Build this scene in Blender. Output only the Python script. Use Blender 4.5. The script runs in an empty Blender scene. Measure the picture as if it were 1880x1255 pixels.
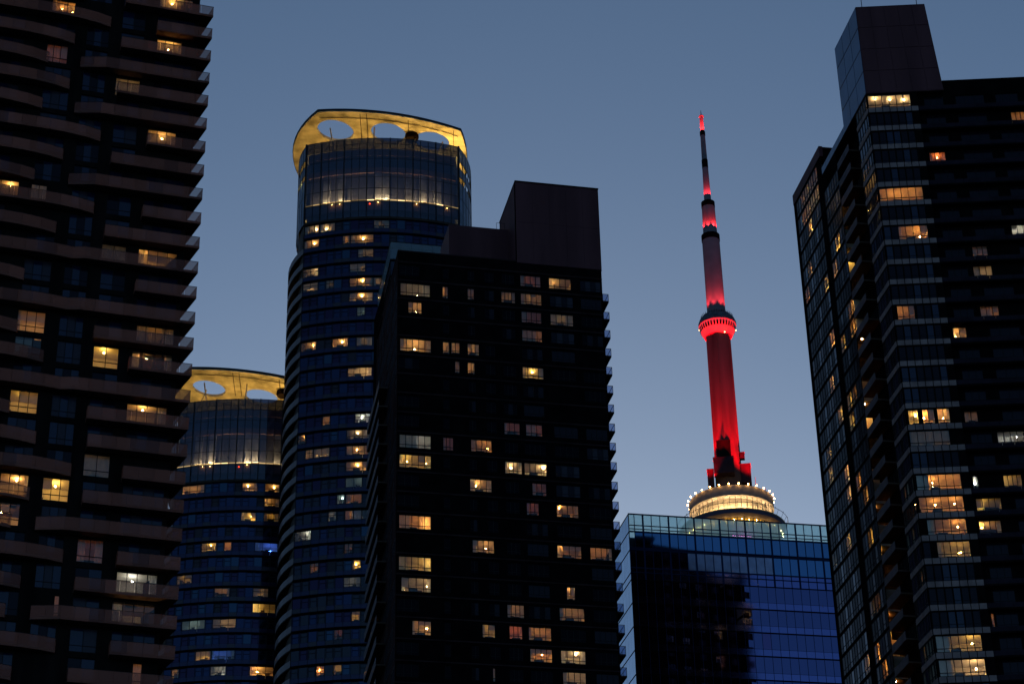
import bpy, math, random
from mathutils import Vector, Matrix
random.seed(7)
S = bpy.context.scene
COL = S.collection
R_ = math.radians

# ------------------------------------------------------------------ camera, sky, exposure
FPX, PITCH, ROLL, CZ = 3890.0, 29.0, -1.33, 1.7
cam = bpy.data.cameras.new('camera')
cam.sensor_fit = 'HORIZONTAL'; cam.sensor_width = 36.0
cam.lens = FPX / 1880 * 36.0
cam.clip_start = 0.5; cam.clip_end = 30000
co = bpy.data.objects.new('camera', cam); COL.objects.link(co)
CAMR = Matrix.Rotation(math.pi/2 + R_(PITCH), 3, 'X') @ Matrix.Rotation(R_(ROLL), 3, 'Z')
co.matrix_world = Matrix.Translation((0, 0, CZ)) @ CAMR.to_4x4()
S.camera = co

world = bpy.data.worlds.new('World'); S.world = world; world.use_nodes = True
wn = world.node_tree; wn.nodes.clear()
sky = wn.nodes.new('ShaderNodeTexSky'); sky.sky_type = 'NISHITA'; sky.sun_disc = False
SUN_EL, SUN_ROT = 5.0, 0.0
sky.sun_elevation = R_(SUN_EL); sky.sun_rotation = R_(SUN_ROT)
sky.air_density = 0.6; sky.dust_density = 1.0; sky.ozone_density = 3.0; sky.altitude = 100
bg = wn.nodes.new('ShaderNodeBackground'); bg.inputs['Strength'].default_value = 0.128
wo = wn.nodes.new('ShaderNodeOutputWorld')
hs = wn.nodes.new('ShaderNodeHueSaturation'); hs.inputs['Saturation'].default_value = 0.93; hs.inputs['Hue'].default_value = 0.492
wn.links.new(sky.outputs[0], hs.inputs['Color']); wn.links.new(hs.outputs[0], bg.inputs[0]); wn.links.new(bg.outputs[0], wo.inputs[0])

S.view_settings.view_transform = 'Standard'; S.view_settings.look = 'None'
S.view_settings.exposure = 0.0; S.view_settings.gamma = 1.0
S.view_settings.use_curve_mapping = False
S.render.engine = 'CYCLES'
cy = S.cycles
cy.max_bounces = 6; cy.diffuse_bounces = 3; cy.glossy_bounces = 3; cy.transmission_bounces = 4
cy.transparent_max_bounces = 16; cy.sample_clamp_indirect = 2.0
cy.use_denoising = True; cy.caustics_reflective = False; cy.caustics_refractive = False

# ------------------------------------------------------------------ sight lines: a measured picture point becomes a real place
def ray(x, y):
    return (CAMR @ Vector(((x-940)/FPX, -(y-627.5)/FPX, -1.0))).normalized()
def vpt(x, y, d):                      # the point at ground distance d
    v = ray(x, y); k = d / math.hypot(v.x, v.y); return Vector((0, 0, CZ)) + v*k
def azd(a): a = R_(a); return Vector((math.sin(a), math.cos(a)))
class Frame:
    """A vertical plane: s along it, n out of it towards the street, z up."""
    def __init__(F, o, t, n=None):
        F.o = Vector(o[:2]); F.t = Vector(t).normalized()
        if n is None:
            n = Vector((F.t.y, -F.t.x))
            if n.dot(F.o) > 0: n = -n
        F.n = n
    def w(F, s, n, z): p = F.o + F.t*s + F.n*n; return Vector((p.x, p.y, z))
    def hit(F, x, y, off=0.0):         # -> (s, z)
        v = ray(x, y); n = F.n; o = F.o + n*off
        k = n.dot(o) / n.dot(v.xy); p = Vector((0, 0, CZ)) + v*k
        return (p.xy - o).dot(F.t), p.z
    def shift(F, s, n): return Frame(F.o + F.t*s + F.n*n, F.t, F.n)

# ------------------------------------------------------------------ materials
def mat(name): m = bpy.data.materials.new(name); m.use_nodes = True; return m
def pr(name, col, rough=.6, metal=0., noise=0., scale=1., ior=None, bump=0., streak=False, emit=None, spec=.05):
    m = mat(name); nt = m.node_tree; b = nt.nodes['Principled BSDF']
    b.inputs['Roughness'].default_value = rough; b.inputs['Metallic'].default_value = metal
    if ior: b.inputs['IOR'].default_value = ior
    elif not metal: b.inputs['Specular IOR Level'].default_value = spec
    b.inputs['Base Color'].default_value = (*col, 1)
    if noise or bump:
        tc = nt.nodes.new('ShaderNodeNewGeometry'); mp = nt.nodes.new('ShaderNodeMapping')
        if streak: mp.inputs['Scale'].default_value = (1, 1, .12)
        nz = nt.nodes.new('ShaderNodeTexNoise'); nz.inputs['Scale'].default_value = scale; nz.inputs['Detail'].default_value = 5
        nt.links.new(tc.outputs['Position'], mp.inputs[0]); nt.links.new(mp.outputs[0], nz.inputs['Vector'])
        cr = nt.nodes.new('ShaderNodeMix'); cr.data_type = 'RGBA'
        cr.inputs['A'].default_value = (*[c*(1-noise) for c in col], 1)
        cr.inputs['B'].default_value = (*[min(1, c*(1+noise)) for c in col], 1)
        mr = nt.nodes.new('ShaderNodeMapRange'); mr.inputs['From Min'].default_value = .34; mr.inputs['From Max'].default_value = .66
        nt.links.new(nz.outputs['Fac'], mr.inputs['Value']); nt.links.new(mr.outputs[0], cr.inputs['Factor']); nt.links.new(cr.outputs['Result'], b.inputs['Base Color'])
        if bump:
            bp = nt.nodes.new('ShaderNodeBump'); bp.inputs['Strength'].default_value = bump; bp.inputs['Distance'].default_value = .05
            nt.links.new(nz.outputs['Fac'], bp.inputs['Height']); nt.links.new(bp.outputs[0], b.inputs['Normal'])
    if emit:
        b.inputs['Emission Color'].default_value = (*emit[0], 1); b.inputs['Emission Strength'].default_value = emit[1]
    return m
def emi(name, col, st):
    m = mat(name); nt = m.node_tree; nt.nodes.clear()
    e = nt.nodes.new('ShaderNodeEmission'); e.inputs[0].default_value = (*col, 1); e.inputs[1].default_value = st
    o = nt.nodes.new('ShaderNodeOutputMaterial'); nt.links.new(e.outputs[0], o.inputs[0]); return m
def glass(name, clear, body, refl=.06, rough=.03, tint=(1, 1, 1), edge=.6):
    """Thin pane: share `clear` passes, the rest is a frosted body; a mirror film on top."""
    m = mat(name); nt = m.node_tree; nt.nodes.clear(); N = nt.nodes.new; L = nt.links.new
    o = N('ShaderNodeOutputMaterial'); tr = N('ShaderNodeBsdfTransparent'); tr.inputs[0].default_value = (*tint, 1)
    df = N('ShaderNodeBsdfDiffuse'); df.inputs[0].default_value = (*body, 1)
    m1 = N('ShaderNodeMixShader'); m1.inputs[0].default_value = 1-clear; L(tr.outputs[0], m1.inputs[1]); L(df.outputs[0], m1.inputs[2])
    gl = N('ShaderNodeBsdfGlossy'); gl.inputs['Roughness'].default_value = rough
    lw = N('ShaderNodeLayerWeight'); lw.inputs[0].default_value = .25
    mr = N('ShaderNodeMapRange'); mr.inputs['To Min'].default_value = refl; mr.inputs['To Max'].default_value = edge
    pw = N('ShaderNodeMath'); pw.operation = 'POWER'; pw.inputs[1].default_value = 3
    L(lw.outputs['Facing'], pw.inputs[0]); L(pw.outputs[0], mr.inputs['Value'])
    m2 = N('ShaderNodeMixShader'); L(mr.outputs[0], m2.inputs[0]); L(m1.outputs[0], m2.inputs[1]); L(gl.outputs[0], m2.inputs[2])
    L(m2.outputs[0], o.inputs[0]); return m
def cloth(name, col, flat=.6):
    m = mat(name); nt = m.node_tree; nt.nodes.clear(); N = nt.nodes.new; L = nt.links.new
    o = N('ShaderNodeOutputMaterial'); d = N('ShaderNodeBsdfDiffuse'); t = N('ShaderNodeBsdfTranslucent'); x = N('ShaderNodeMixShader')
    w = N('ShaderNodeTexNoise'); w.inputs['Scale'].default_value = 3; g = N('ShaderNodeNewGeometry'); c = N('ShaderNodeMix'); c.data_type = 'RGBA'
    c.inputs['A'].default_value = (*[v*(flat if flat < 1 else .92) for v in col], 1); c.inputs['B'].default_value = (*col, 1)
    L(g.outputs['Position'], w.inputs['Vector']); L(w.outputs['Fac'], c.inputs['Factor'])
    for q in (d, t): L(c.outputs['Result'], q.inputs[0])
    x.inputs[0].default_value = .72; L(d.outputs[0], x.inputs[1]); L(t.outputs[0], x.inputs[2]); L(x.outputs[0], o.inputs[0]); return m

def frosted(name, clear, tint, body):
    m = mat(name); nt = m.node_tree; nt.nodes.clear(); N = nt.nodes.new; L = nt.links.new
    o = N('ShaderNodeOutputMaterial'); a = N('ShaderNodeBsdfTransparent'); a.inputs[0].default_value = (*tint, 1)
    t = N('ShaderNodeBsdfTranslucent'); t.inputs[0].default_value = (*body, 1); x = N('ShaderNodeMixShader'); x.inputs[0].default_value = 1-clear
    L(a.outputs[0], x.inputs[1]); L(t.outputs[0], x.inputs[2]); L(x.outputs[0], o.inputs[0]); return m
M = dict(
    concrete=pr('dark_concrete', (.016, .011, .010), .8, spec=0., noise=.35, scale=.6, bump=.2, streak=True),
    soffit=pr('painted_soffit', (.13, .08, .06), .8, noise=.2, scale=.5),
    brick=pr('dark_brown_cladding', (.045, .026, .026), .7, spec=0., noise=.3, scale=.4, streak=True),
    black=pr('black_cladding', (.009, .006, .006), .6, spec=0., noise=.3, scale=.5),
    metal=pr('black_window_metal', (.02, .02, .022), .45, metal=.0),
    purple=pr('penthouse_panel', (.115, .046, .050), .55, noise=.2, scale=.3, streak=True),
    plaster=pr('room_plaster', (.64, .54, .40), .9, noise=.12, scale=.8),
    furn=pr('room_furniture', (.06, .04, .03), .7, noise=.3, scale=2),
    curtain=cloth('curtain_cloth', (.92, .84, .70), .75),
    blind=cloth('roller_blind', (.80, .72, .60), .85),
    clear=glass('clear_window_glass', .96, (.2, .2, .2), .04, edge=.32),
    **{'rail%d' % i: glass('fritted_railing_glass', c, b, .01, .2, (.92, .92, .92), .06) for i, (c, b) in enumerate(((.62, (.52, .15, .09)), (.54, (.52, .15, .09)), (.68, (.40, .115, .075)), (.58, (.64, .19, .12))))},  # warm city glow from below is put into the body colour
    rail_dark=glass('grey_railing_panel', .15, (.20, .16, .17), .03, .2, edge=.25),
    slabglass=glass('crown_screen_glass', .72, (.04, .05, .08), .05, .03, (.72, .8, 1.)),
    parapet=glass('frosted_parapet_glass', .62, (.30, .36, .38), .04, .1, (.75, .85, .88)),
    roomglass=glass('pale_lit_glass', .25, (.32, .32, .40), .07, .08, (.6, .8, 1.)),
    dark1=pr('dark_glass', (.009, .006, .012), .06, ior=1.26),
    dark0=pr('black_glass', (.008, .006, .010), .12, ior=1.11),
    dark2=pr('dark_blue_glass', (.010, .012, .040), .07, ior=1.45),
    dark3=pr('dark_glass_with_blind', (.038, .028, .040), .2, ior=1.3),
    blue1=pr('blue_coated_glass', (.026, .036, .078), .05, metal=.9),
    blue2=pr('violet_coated_glass', (.032, .024, .054), .08, metal=.9),
    blue3=pr('teal_coated_glass', (.034, .062, .10), .06, metal=.9),
    office1=pr('office_blue_glass', (.10, .115, .26), .012, metal=1.),
    office2=pr('office_spandrel_glass', (.15, .17, .40), .08, metal=1.),
    bluemetal=pr('blue_mullion_metal', (.012, .03, .09), .5),
    crownc=pr('crown_concrete', (.46, .40, .30), .8, noise=.42, scale=.4, bump=.4),
    brown=pr('bronze_band_cladding', (.40, .22, .15), .5, spec=0., noise=.2, scale=.5),
    shaft=pr('tower_concrete', (.075, .06, .06), .85, spec=0., noise=.45, scale=.15, bump=.15, streak=True),
    white=pr('white_tower_steel', (.20, .165, .185), .6, spec=0., noise=.1, scale=.2),
    podgrey=pr('pod_grey_panel', (.22, .19, .175), .7, noise=.15, scale=.4),
    ground=pr('street_asphalt', (.05, .05, .05), .9, noise=.3, scale=.05),
)
LAMP = dict(
    w=emi('warm_bulb', (1, .60, .24), 1), o=emi('amber_bulb', (1, .46, .12), 1), r=emi('red_bulb', (1, .30, .10), 1),
    c=emi('cool_bulb', (.85, .92, 1), 1), y=emi('yellow_bulb', (1, .68, .25), 1), n=emi('neutral_bulb', (1, .80, .52), 1),
    b=emi('blue_bulb', (.05, .15, 1), 1), t=emi('teal_bulb', (.45, .85, 1), 1))
LAMPC = dict(w=(1, .52, .145), o=(1, .42, .085), r=(1, .24, .06), c=(.85, .93, .95), y=(1, .61, .12), n=(1, .68, .31), b=(.05, .15, 1), t=(.5, .85, 1), g=(1, .61, .135), x=(1, .06, .02))
_lampm = {}
def lampmat(tone, st):
    st = float('%.2g' % st); k = (tone, st)
    if k not in _lampm: _lampm[k] = emi('lit_bulb', LAMPC[tone], st)
    return _lampm[k]

# ------------------------------------------------------------------ object helpers
WM = {}
def link(name, data, parent=None, m=None, **props):
    o = bpy.data.objects.new(name, data); COL.objects.link(o)
    m = m or Matrix.Identity(4)
    if parent is not None:
        o.parent = parent; o.matrix_parent_inverse = WM[parent.name].inverted()
    o.matrix_basis = m; WM[o.name] = m
    for k, v in props.items(): o[k] = v
    return o
def thing(name, label, cat, loc, group=None):
    o = link(name, None, None, Matrix.Translation(loc)); o['label'] = label; o['category'] = cat
    if group: o['group'] = group
    o.empty_display_size = 2
    return o
class MB:
    def __init__(s): s.v = []; s.f = []; s.mi = []
    def quad(s, *p, mi=0):
        i = len(s.v); s.v += [tuple(q) for q in p]; s.f.append(tuple(range(i, i+len(p)))); s.mi.append(mi)
    def hexa(s, p, mi=0):              # 4 bottom + 4 top
        i = len(s.v); s.v += [tuple(q) for q in p]
        for f in ((0, 3, 2, 1), (4, 5, 6, 7), (0, 1, 5, 4), (1, 2, 6, 5), (2, 3, 7, 6), (3, 0, 4, 7)):
            s.f.append(tuple(i+k for k in f)); s.mi.append(mi)
    def fbox(s, F, s0, s1, n0, n1, z0, z1, mi=0):
        s.hexa([F.w(a, b, z) for z in (z0, z1) for a, b in ((s0, n0), (s1, n0), (s1, n1), (s0, n1))], mi)
    def prism(s, pts, z0, z1, mi=0, zf=None):
        n = len(pts); i = len(s.v)
        for k, z in enumerate((z0, z1)):
            s.v += [(p[0], p[1], (zf(p) if zf else 0) + z) for p in pts]
        s.f.append(tuple(i+k for k in range(n))[::-1]); s.mi.append(mi)
        s.f.append(tuple(i+n+k for k in range(n))); s.mi.append(mi)
        for k in range(n):
            j = (k+1) % n; s.f.append((i+k, i+j, i+n+j, i+n+k)); s.mi.append(mi)
    def tube(s, a, b, r, n=6, r2=None, mi=0):
        a = Vector(a); b = Vector(b); r2 = r if r2 is None else r2
        d = (b-a).normalized(); u = d.orthogonal().normalized(); w = d.cross(u); i = len(s.v)
        for p, q in ((a, r), (b, r2)):
            for k in range(n):
                t = 2*math.pi*k/n; s.v.append(tuple(p + (u*math.cos(t) + w*math.sin(t))*q))
        for k in range(n):
            j = (k+1) % n; s.f.append((i+k, i+j, i+n+j, i+n+k)); s.mi.append(mi)
        s.f.append(tuple(i+k for k in range(n))[::-1]); s.f.append(tuple(i+n+k for k in range(n))); s.mi += [mi, mi]
    def lathe(s, c, prof, n=48, mi=0, a0=0., ph=0.):
        i = len(s.v); m = len(prof)
        for r, z in prof:
            for k in range(n):
                t = 2*math.pi*(k+ph)/n; s.v.append((c[0]+r*math.cos(t), c[1]+r*math.sin(t), z))
        for q in range(m-1):
            for k in range(n):
                j = (k+1) % n; s.f.append((i+q*n+k, i+q*n+j, i+(q+1)*n+j, i+(q+1)*n+k)); s.mi.append(mi)
        for q in (0, m-1):
            if prof[q][0] > .01: s.f.append(tuple(i+q*n+k for k in range(n))); s.mi.append(mi)
    def mesh(s, name, mats, smooth=False):
        me = bpy.data.meshes.new(name); me.from_pydata(s.v, [], s.f)
        for m in (mats if isinstance(mats, (list, tuple)) else [mats]): me.materials.append(m)
        me.polygons.foreach_set('material_index', s.mi)
        if smooth:
            me.polygons.foreach_set('use_smooth', [True]*len(s.f))
        me.update(); return me
    def build(s, name, mats, parent=None, smooth=False, **props):
        if not s.f: return None
        return link(name, s.mesh(name, mats, smooth), parent, **props)
UNIT = {}
def unit(m):                           # unit box 0..1, one mesh per material, shared by every copy
    if m.name not in UNIT:
        b = MB(); b.hexa([(0, 0, 0), (1, 0, 0), (1, 1, 0), (0, 1, 0), (0, 0, 1), (1, 0, 1), (1, 1, 1), (0, 1, 1)])
        UNIT[m.name] = b.mesh('box_piece', m)
    return UNIT[m.name]
def fmat(F, s0, s1, n0, n1, z0, z1):
    o = F.w(s0, n0, z0)
    return Matrix(((F.t.x*(s1-s0), F.n.x*(n1-n0), 0, o.x), (F.t.y*(s1-s0), F.n.y*(n1-n0), 0, o.y), (0, 0, z1-z0, o.z), (0, 0, 0, 1)))
COUNT = {}; REST = {}
def piece(name, m, root, parent, F, s0, s1, n0, n1, z0, z1, cap=295):
    """One pickable piece; past the cap on this thing it joins the thing's mass of such pieces."""
    k = (root.name, name); COUNT[k] = COUNT.get(k, 0) + 1
    if COUNT[k] <= cap: return link(name, unit(m), parent, fmat(F, s0, s1, n0, n1, z0, z1))
    k = (root.name, name, m.name)
    if k not in REST: REST[k] = (MB(), m, root)
    REST[k][0].fbox(F, s0, s1, n0, n1, z0, z1)
def flush():
    for (r, name, mn), (mb, m, root) in REST.items(): mb.build(name, m, root, kind='stuff')
    REST.clear()
def ico(r):
    import bmesh
    bm = bmesh.new(); bmesh.ops.create_icosphere(bm, subdivisions=1 if r < .25 else 2, radius=r); me = bpy.data.meshes.new('bulb'); bm.to_mesh(me); bm.free(); return me
_bulb = {}
def bulb(parent, p, r, tone, st, name='bulb'):
    m = lampmat(tone, st); k = (m.name, r)
    if k not in _bulb: me = ico(r); me.materials.append(m); _bulb[k] = me
    return link(name, _bulb[k], parent, Matrix.Translation(p))


LITK = 126.0
def window(root, F, s0, s1, z0, z1, nx=3, tr=.28, lit=None, panes=None, depth=3.0, sill=.75, head=.22, n0=-.16, bulbs=(), curtain=0., cap=295, noroom=False, openleft=False, smin=-1e9):
    """A window (frame) with its panes; a lit one opens into a real room with a burning lamp."""
    w = .035; b = MB()
    for i in range(nx+1):
        s = s0 + (s1-s0)*i/nx
        a0, a1 = (s, s+w*1.4) if i == 0 else ((s-w*1.4, s) if i == nx else (s-w, s+w))
        b.fbox(F, a0, a1, n0-.05, n0+.05, z0, z1)
    b.fbox(F, s0, s1, n0-.04, n0+.04, z1-.06, z1+.001); b.fbox(F, s0, s1, n0-.04, n0+.04, z0-.001, z0+.06)
    if tr:
        zt = z0 + (z1-z0)*tr
        b.fbox(F, s0, s1, n0-.045, n0+.045, zt-.03, zt+.03)
    k = (root.name, 'window'); COUNT[k] = COUNT.get(k, 0)+1
    if COUNT[k] > 290 and not lit:
        kk = (root.name, 'window', M['metal'].name)
        if kk not in REST: REST[kk] = (MB(), M['metal'], root)
        mb = REST[kk][0]; i = len(mb.v); mb.v += b.v; mb.f += [tuple(i+q for q in f) for f in b.f]; mb.mi += b.mi; wo_ = root
    else: wo_ = b.build('window', M['metal'], root)
    for i in range(nx):
        a = s0 + (s1-s0)*i/nx; c = s0 + (s1-s0)*(i+1)/nx
        pm = M['clear'] if lit else (M[panes[i % len(panes)]] if panes else M['dark1'])
        piece('pane', pm, root, wo_, F, a+.03, c-.03, n0-.012, n0+.012, z0+.05, z1-.05, cap=cap)
    if lit and not noroom:
        tone, st = lit; st *= random.uniform(.7, 1.3)
        if tone in 'wyo' and random.random() < .25: tone = random.choice('wwyon')
        f0, f1 = z0-sill, z1+head; sa, sb = max(smin, s0-(.0 if openleft else .25)), s1+.25; nb = n0-depth; nf = n0-.06
        r = MB(); P = F.w
        r.quad(P(sa, nf, f0), P(sb, nf, f0), P(sb, nb, f0), P(sa, nb, f0), mi=1)
        r.quad(P(sa, nf, f1), P(sb, nf, f1), P(sb, nb, f1), P(sa, nb, f1))
        r.quad(P(sa, nb, f0), P(sb, nb, f0), P(sb, nb, f1), P(sa, nb, f1))
        if not openleft: r.quad(P(sa, nf, f0), P(sa, nb, f0), P(sa, nb, f1), P(sa, nf, f1))
        r.quad(P(sb, nf, f0), P(sb, nb, f0), P(sb, nb, f1), P(sb, nf, f1))
        # a wardrobe, a picture and a table stand in the room
        q = random.random(); ww = sb-sa
        r.fbox(F, sa+ww*q*.7, sa+ww*q*.7+.5+.25*q, nb+.01, nb+.05, f0+1.3, f0+2.0, mi=1)
        if random.random() < .5: r.fbox(F, sa+.02, sa+.6, nb+.02, nb+.7, f0, f0+2.1, mi=1)
        r.fbox(F, sa+ww*.3, sa+ww*.3+1.1, n0-.9, n0-.3, f0, f0+.75+random.random()*.4, mi=1)
        r.build('room', [M['plaster'], M['furn']], wo_)
        rr = random.choice([.05, .06, .075, .1])
        area = max(1., (s1-s0)/3.)
        bl = list(bulbs)
        if not bl:
            bulb(wo_, F.w(s0+(s1-s0)*random.uniform(.3, .7), n0-1.1, z0-.25), .13, tone, st*LITK*area*1.1)
        else:
            n_ = len(bl)
            for (x, y) in bl:
                ds = random.uniform(.7, 1.5)
                s, z = F.hit(x, y, n0-ds)
                s = min(max(s, s0+.12), s1-.12); z = min(max(z, f0+.25), f1-.22)
                bulb(wo_, F.w(s, n0-ds, z), rr, tone, st*LITK*1.45*area/n_*(.11/rr)**2)
        if random.random() < .3 and nx > 1:
            c = MB(); i = random.randrange(nx); j = random.randint(i, nx-1); dz = (z1-z0)*random.uniform(.25, .7)
            c.fbox(F, s0+(s1-s0)*i/nx+.05, s0+(s1-s0)*(j+1)/nx-.05, n0-.16, n0-.13, z1-dz, z1); c.build('blind', M['blind'], wo_)
        if curtain > 0:
            c = MB(); n = 10; wd = (s1-s0)*curtain
            for side in ((0,) if curtain > .55 else random.choice(((0,), (1,), (0, 1)))):
                base = s0+.04 if side == 0 else s1-.04-wd*(.6 if curtain <= .55 else 1)
                wd_ = wd*(.6 if curtain <= .55 else 1)
                for i in range(n):
                    a = base+wd_*i/n; d = base+wd_*(i+1)/n
                    na, nd = n0-.2-.06*(i % 2), n0-.2-.06*((i+1) % 2)
                    c.quad(F.w(a, na, z0-.3), F.w(d, nd, z0-.3), F.w(d, nd, z1+.05), F.w(a, na, z1+.05))
            c.build('curtain', M['curtain'], wo_)
    return wo_
def wall(F, sa, sb, z0, z1, floors, n0=-.34, n1=0., mb=None, mi=0):
    """A wall with real openings. floors: list of (zlo, zhi, [(s0,s1,z0,z1)])"""
    mb = mb or MB(); z = z0
    for lo, hi, ops in sorted(floors):
        if lo > z+.001: mb.fbox(F, sa, sb, n0, n1, z, lo, mi)
        s = sa
        for a, b, c, d in sorted(ops):
            a = max(a, s+.001); b = min(b, sb)
            if b <= a: continue
            mb.fbox(F, s, a, n0, n1, lo, hi, mi)
            if c > lo+.002: mb.fbox(F, a, b, n0, n1, lo, c, mi)
            if d < hi-.002: mb.fbox(F, a, b, n0, n1, d, hi, mi)
            s = b
        if s < sb-.001: mb.fbox(F, s, sb, n0, n1, lo, hi, mi)
        z = hi
    if z < z1: mb.fbox(F, sa, sb, n0, n1, z, z1, mi)
    return mb
def phase(zs, h):
    a = sum(math.sin(2*math.pi*z/h) for z in zs); b = sum(math.cos(2*math.pi*z/h) for z in zs)
    return (math.atan2(a, b)/(2*math.pi)*h) % h
def zoomed(sc, ox, oy, rows):
    out = []
    for r in rows:
        x0, x1, y0, y1 = [v/sc for v in r[:4]]; rest = list(r[4:])
        if len(rest) > 3: rest[3] = [(ox+a/sc, oy+b/sc) for a, b in rest[3]]
        out.append([ox+x0, ox+x1, oy+y0, oy+y1] + rest)
    return out
def clash(s0, s1, used, gap=.12): return any(s0 < b+gap and s1 > a-gap for a, b in used)

# ================================================================== GROUND
b = MB(); b.quad((-9000, -9000, 0), (9000, -9000, 0), (9000, 9000, 0), (-9000, 9000, 0))
b.build('ground', M['ground'], None, kind='structure')

# ================================================================== LEFT TOWER: wavy balconies with fritted glass
H = 2.95
def left_tower():
    tip = vpt(390, 56, 186.9)
    FB = Frame(tip, azd(72)); FW = FB.shift(0, -1.15)
    root = thing('apartment_tower', 'dark apartment tower of wavy glass railed balconies at the left edge', 'building', (FB.o.x, FB.o.y, 0))
    zt = lambda k: 143.4 - H*(k-1)
    zs = lambda k: zt(k) - 1.06
    sc, _ = FW.hit(337, 480); sl = FW.hit(-60, 900)[0] - 6
    Z1 = (2.988, 0, 0); Z2 = (2.988, 0, 400); Z3 = (2.757, 0, 800)
    lit = zoomed(*Z1, [
        (290, 418, 0, 70, 3, ('o', .55), .3, [(343, 40), (397, 70)]), (258, 376, 255, 352, 3, ('r', .25), .7, []),
        (-40, 110, 968, 1040, 3, ('w', .9), 0, [(58, 1005)]), (175, 262, 1000, 1065, 2, ('n', .35), .95, []),
        (880, 1062, -25, 40, 4, ('w', 1.0), .3, [(945, 15)]), (862, 1000, 235, 300, 3, ('w', 1.0), .2, [(922, 275)]),
        (636, 770, 440, 525, 2, ('n', .55), .3, []), (810, 968, 725, 812, 3, ('w', .9), .25, [(888, 762)])])
    lit += zoomed(*Z2, [
        (560, 696, 148, 268, 2, ('n', .20), .98, []), (760, 975, 180, 298, 4, ('w', 1.0), .25, [(838, 232)]),
        (100, 255, 503, 625, 3, ('w', .95), .2, [(180, 540)]), (85, 232, 646, 720, 3, ('o', .8), .3, [(168, 680)]),
        (515, 655, 710, 812, 2, ('w', 1.05), 0, [(570, 740)]), (725, 950, 740, 832, 4, ('w', .95), .3, [(803, 772)]),
        (750, 960, 603, 690, 4, ('w', .5), .5, []), (60, 215, 933, 1060, 3, ('w', 1.0), 0, [(137, 965)]),
        (698, 920, 1020, 1112, 4, ('w', .85), .35, [(783, 1055)])])
    lit += zoomed(*Z3, [
        (427, 560, 100, 210, 2, ('n', .16), .98, []), (5, 150, 178, 280, 3, ('w', 1.0), .2, [(85, 222)]),
        (220, 355, 205, 336, 3, ('w', 1.1), 0, [(280, 255)]), (-45, 105, 333, 455, 3, ('w', .9), .2, [(5, 385)]),
        (590, 800, 714, 802, 4, ('c', .55), .3, [(668, 737)]), (568, 786, 858, 960, 4, ('n', .8), .4, []),
        (275, 302, 824, 905, 1, ('o', .6), .8, []), (672, 720, 1164, 1245, 1, ('o', .6), .9, []),
        (390, 525, 563, 655, 2, ('r', .12), .5, [(440, 635)])])
    by = {}
    for x0, x1, y0, y1, nx, l, cu, bl in lit:
        s0, z1 = FW.hit(x0, y0); s1, _ = FW.hit(x1, y0)
        k = round((143.4 + 1.42 - z1)/H + 1)
        by.setdefault(k, []).append((s0, s1, nx, l, cu, bl))
    cols = [(104, 149, 645, 3), (172, 219, 655, 2), (243, 318, 660, 4), (33, 85, 590, 3), (-75, -15, 590, 3), (-150, -100, 590, 3)]
    cols = [(FW.hit(a, y)[0], FW.hit(c, y)[0], n) for a, c, y, n in cols]
    fl = []; todo = []
    for k in range(-2, 29):
        used = []; ops = []
        for s0, s1, nx, l, cu, bl in by.get(k, []):
            s1 = min(s1, sc-.3); used.append((s0, s1)); ops.append((s0, s1, zs(k)+.12, zs(k)+2.5)); todo.append((0, ops[-1], nx, l, cu, bl))
        for s0, s1, n in cols:
            if not clash(s0, s1, used, .2) and random.random() < .92:
                ops.append((s0, s1, zs(k)+.12, zs(k)+2.5)); todo.append((1, ops[-1], n, None, 0, []))
        fl.append((zs(k), zs(k)+2.62, ops))
    b = wall(FW, sl, sc, 0, zs(-2)+3.2, fl)
    b.build('wall', M['concrete'], root)
    core = MB(); Fs = Frame(FW.w(sc, 0, 0), azd(-27))
    core.prism([FW.w(sl, -3.6, 0).xy, FW.w(sc-1.6, -3.6, 0).xy, FW.w(sc-6, -22, 0).xy, FW.w(sl, -22, 0).xy], 0, zs(-2)+3)
    # side wall from the corner back to the core
    core.prism([FW.w(sc-.34, -.345, 0).xy, FW.w(sc, -.345, 0).xy, FW.w(sc-1.3, -3.7, 0).xy, FW.w(sc-1.64, -3.7, 0).xy], 0, zs(-2)+3)
    core.build('core', M['black'], root)
    P = [['dark2', 'dark3', 'dark2'], ['dark3', 'dark2'], ['dark2', 'dark1', 'dark2'], ['dark1', 'dark2', 'dark1']]
    for pri, (a, c, z0, z1), nx, l, cu, bl in sorted(todo, key=lambda q: q[0]):
        window(root, FW, a, c, z0, z1, nx, .27 if nx < 4 else 0, l, random.choice(P), bulbs=bl, curtain=cu)
    # balconies: right group starts (zoomed px), left group ends
    zz = lambda k, a, y: (a/2.988, y)
    tipy = [8.4, 56, 96, 138, 179, 219, 261, 302, 345, 387.6, 435, 485.3, 530, 575, 621, 667.7, 714.6, 760, 812.7, 865, 919.7, 976, 1028.5, 1078, 1132, 1188, 1239, 1292]
    rs = {0: 690, 1: 860, 2: 660, 3: -575, 4: 640, 5: -545, 6: 805, 7: 605, 8: -515, 9: 780, 10: 570, 11: -460, 12: 740, 13: -435, 14: 510, 15: 705, 16: -400, 17: 475,
          18: 440*1.084, 19: 620*1.084, 20: 415*1.084, 21: -320*1.084, 22: 590*1.084, 23: 375*1.084, 24: -300*1.084, 25: 555*1.084, 26: 340*1.084, 27: -300}
    ls = {0: 470, 1: 612, 2: 410, 3: 262, 4: 380, 5: 230, 6: 555, 7: 347, 8: 188, 9: 520, 10: 308, 11: 497, 12: 130, 13: 470, 14: 95, 15: 240, 16: 437, 17: 55, 18: 200,
          19: 396, 20: 163, 21: 60, 22: 349, 23: 114, 24: 30, 25: 309, 26: 65, 27: 280}
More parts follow.
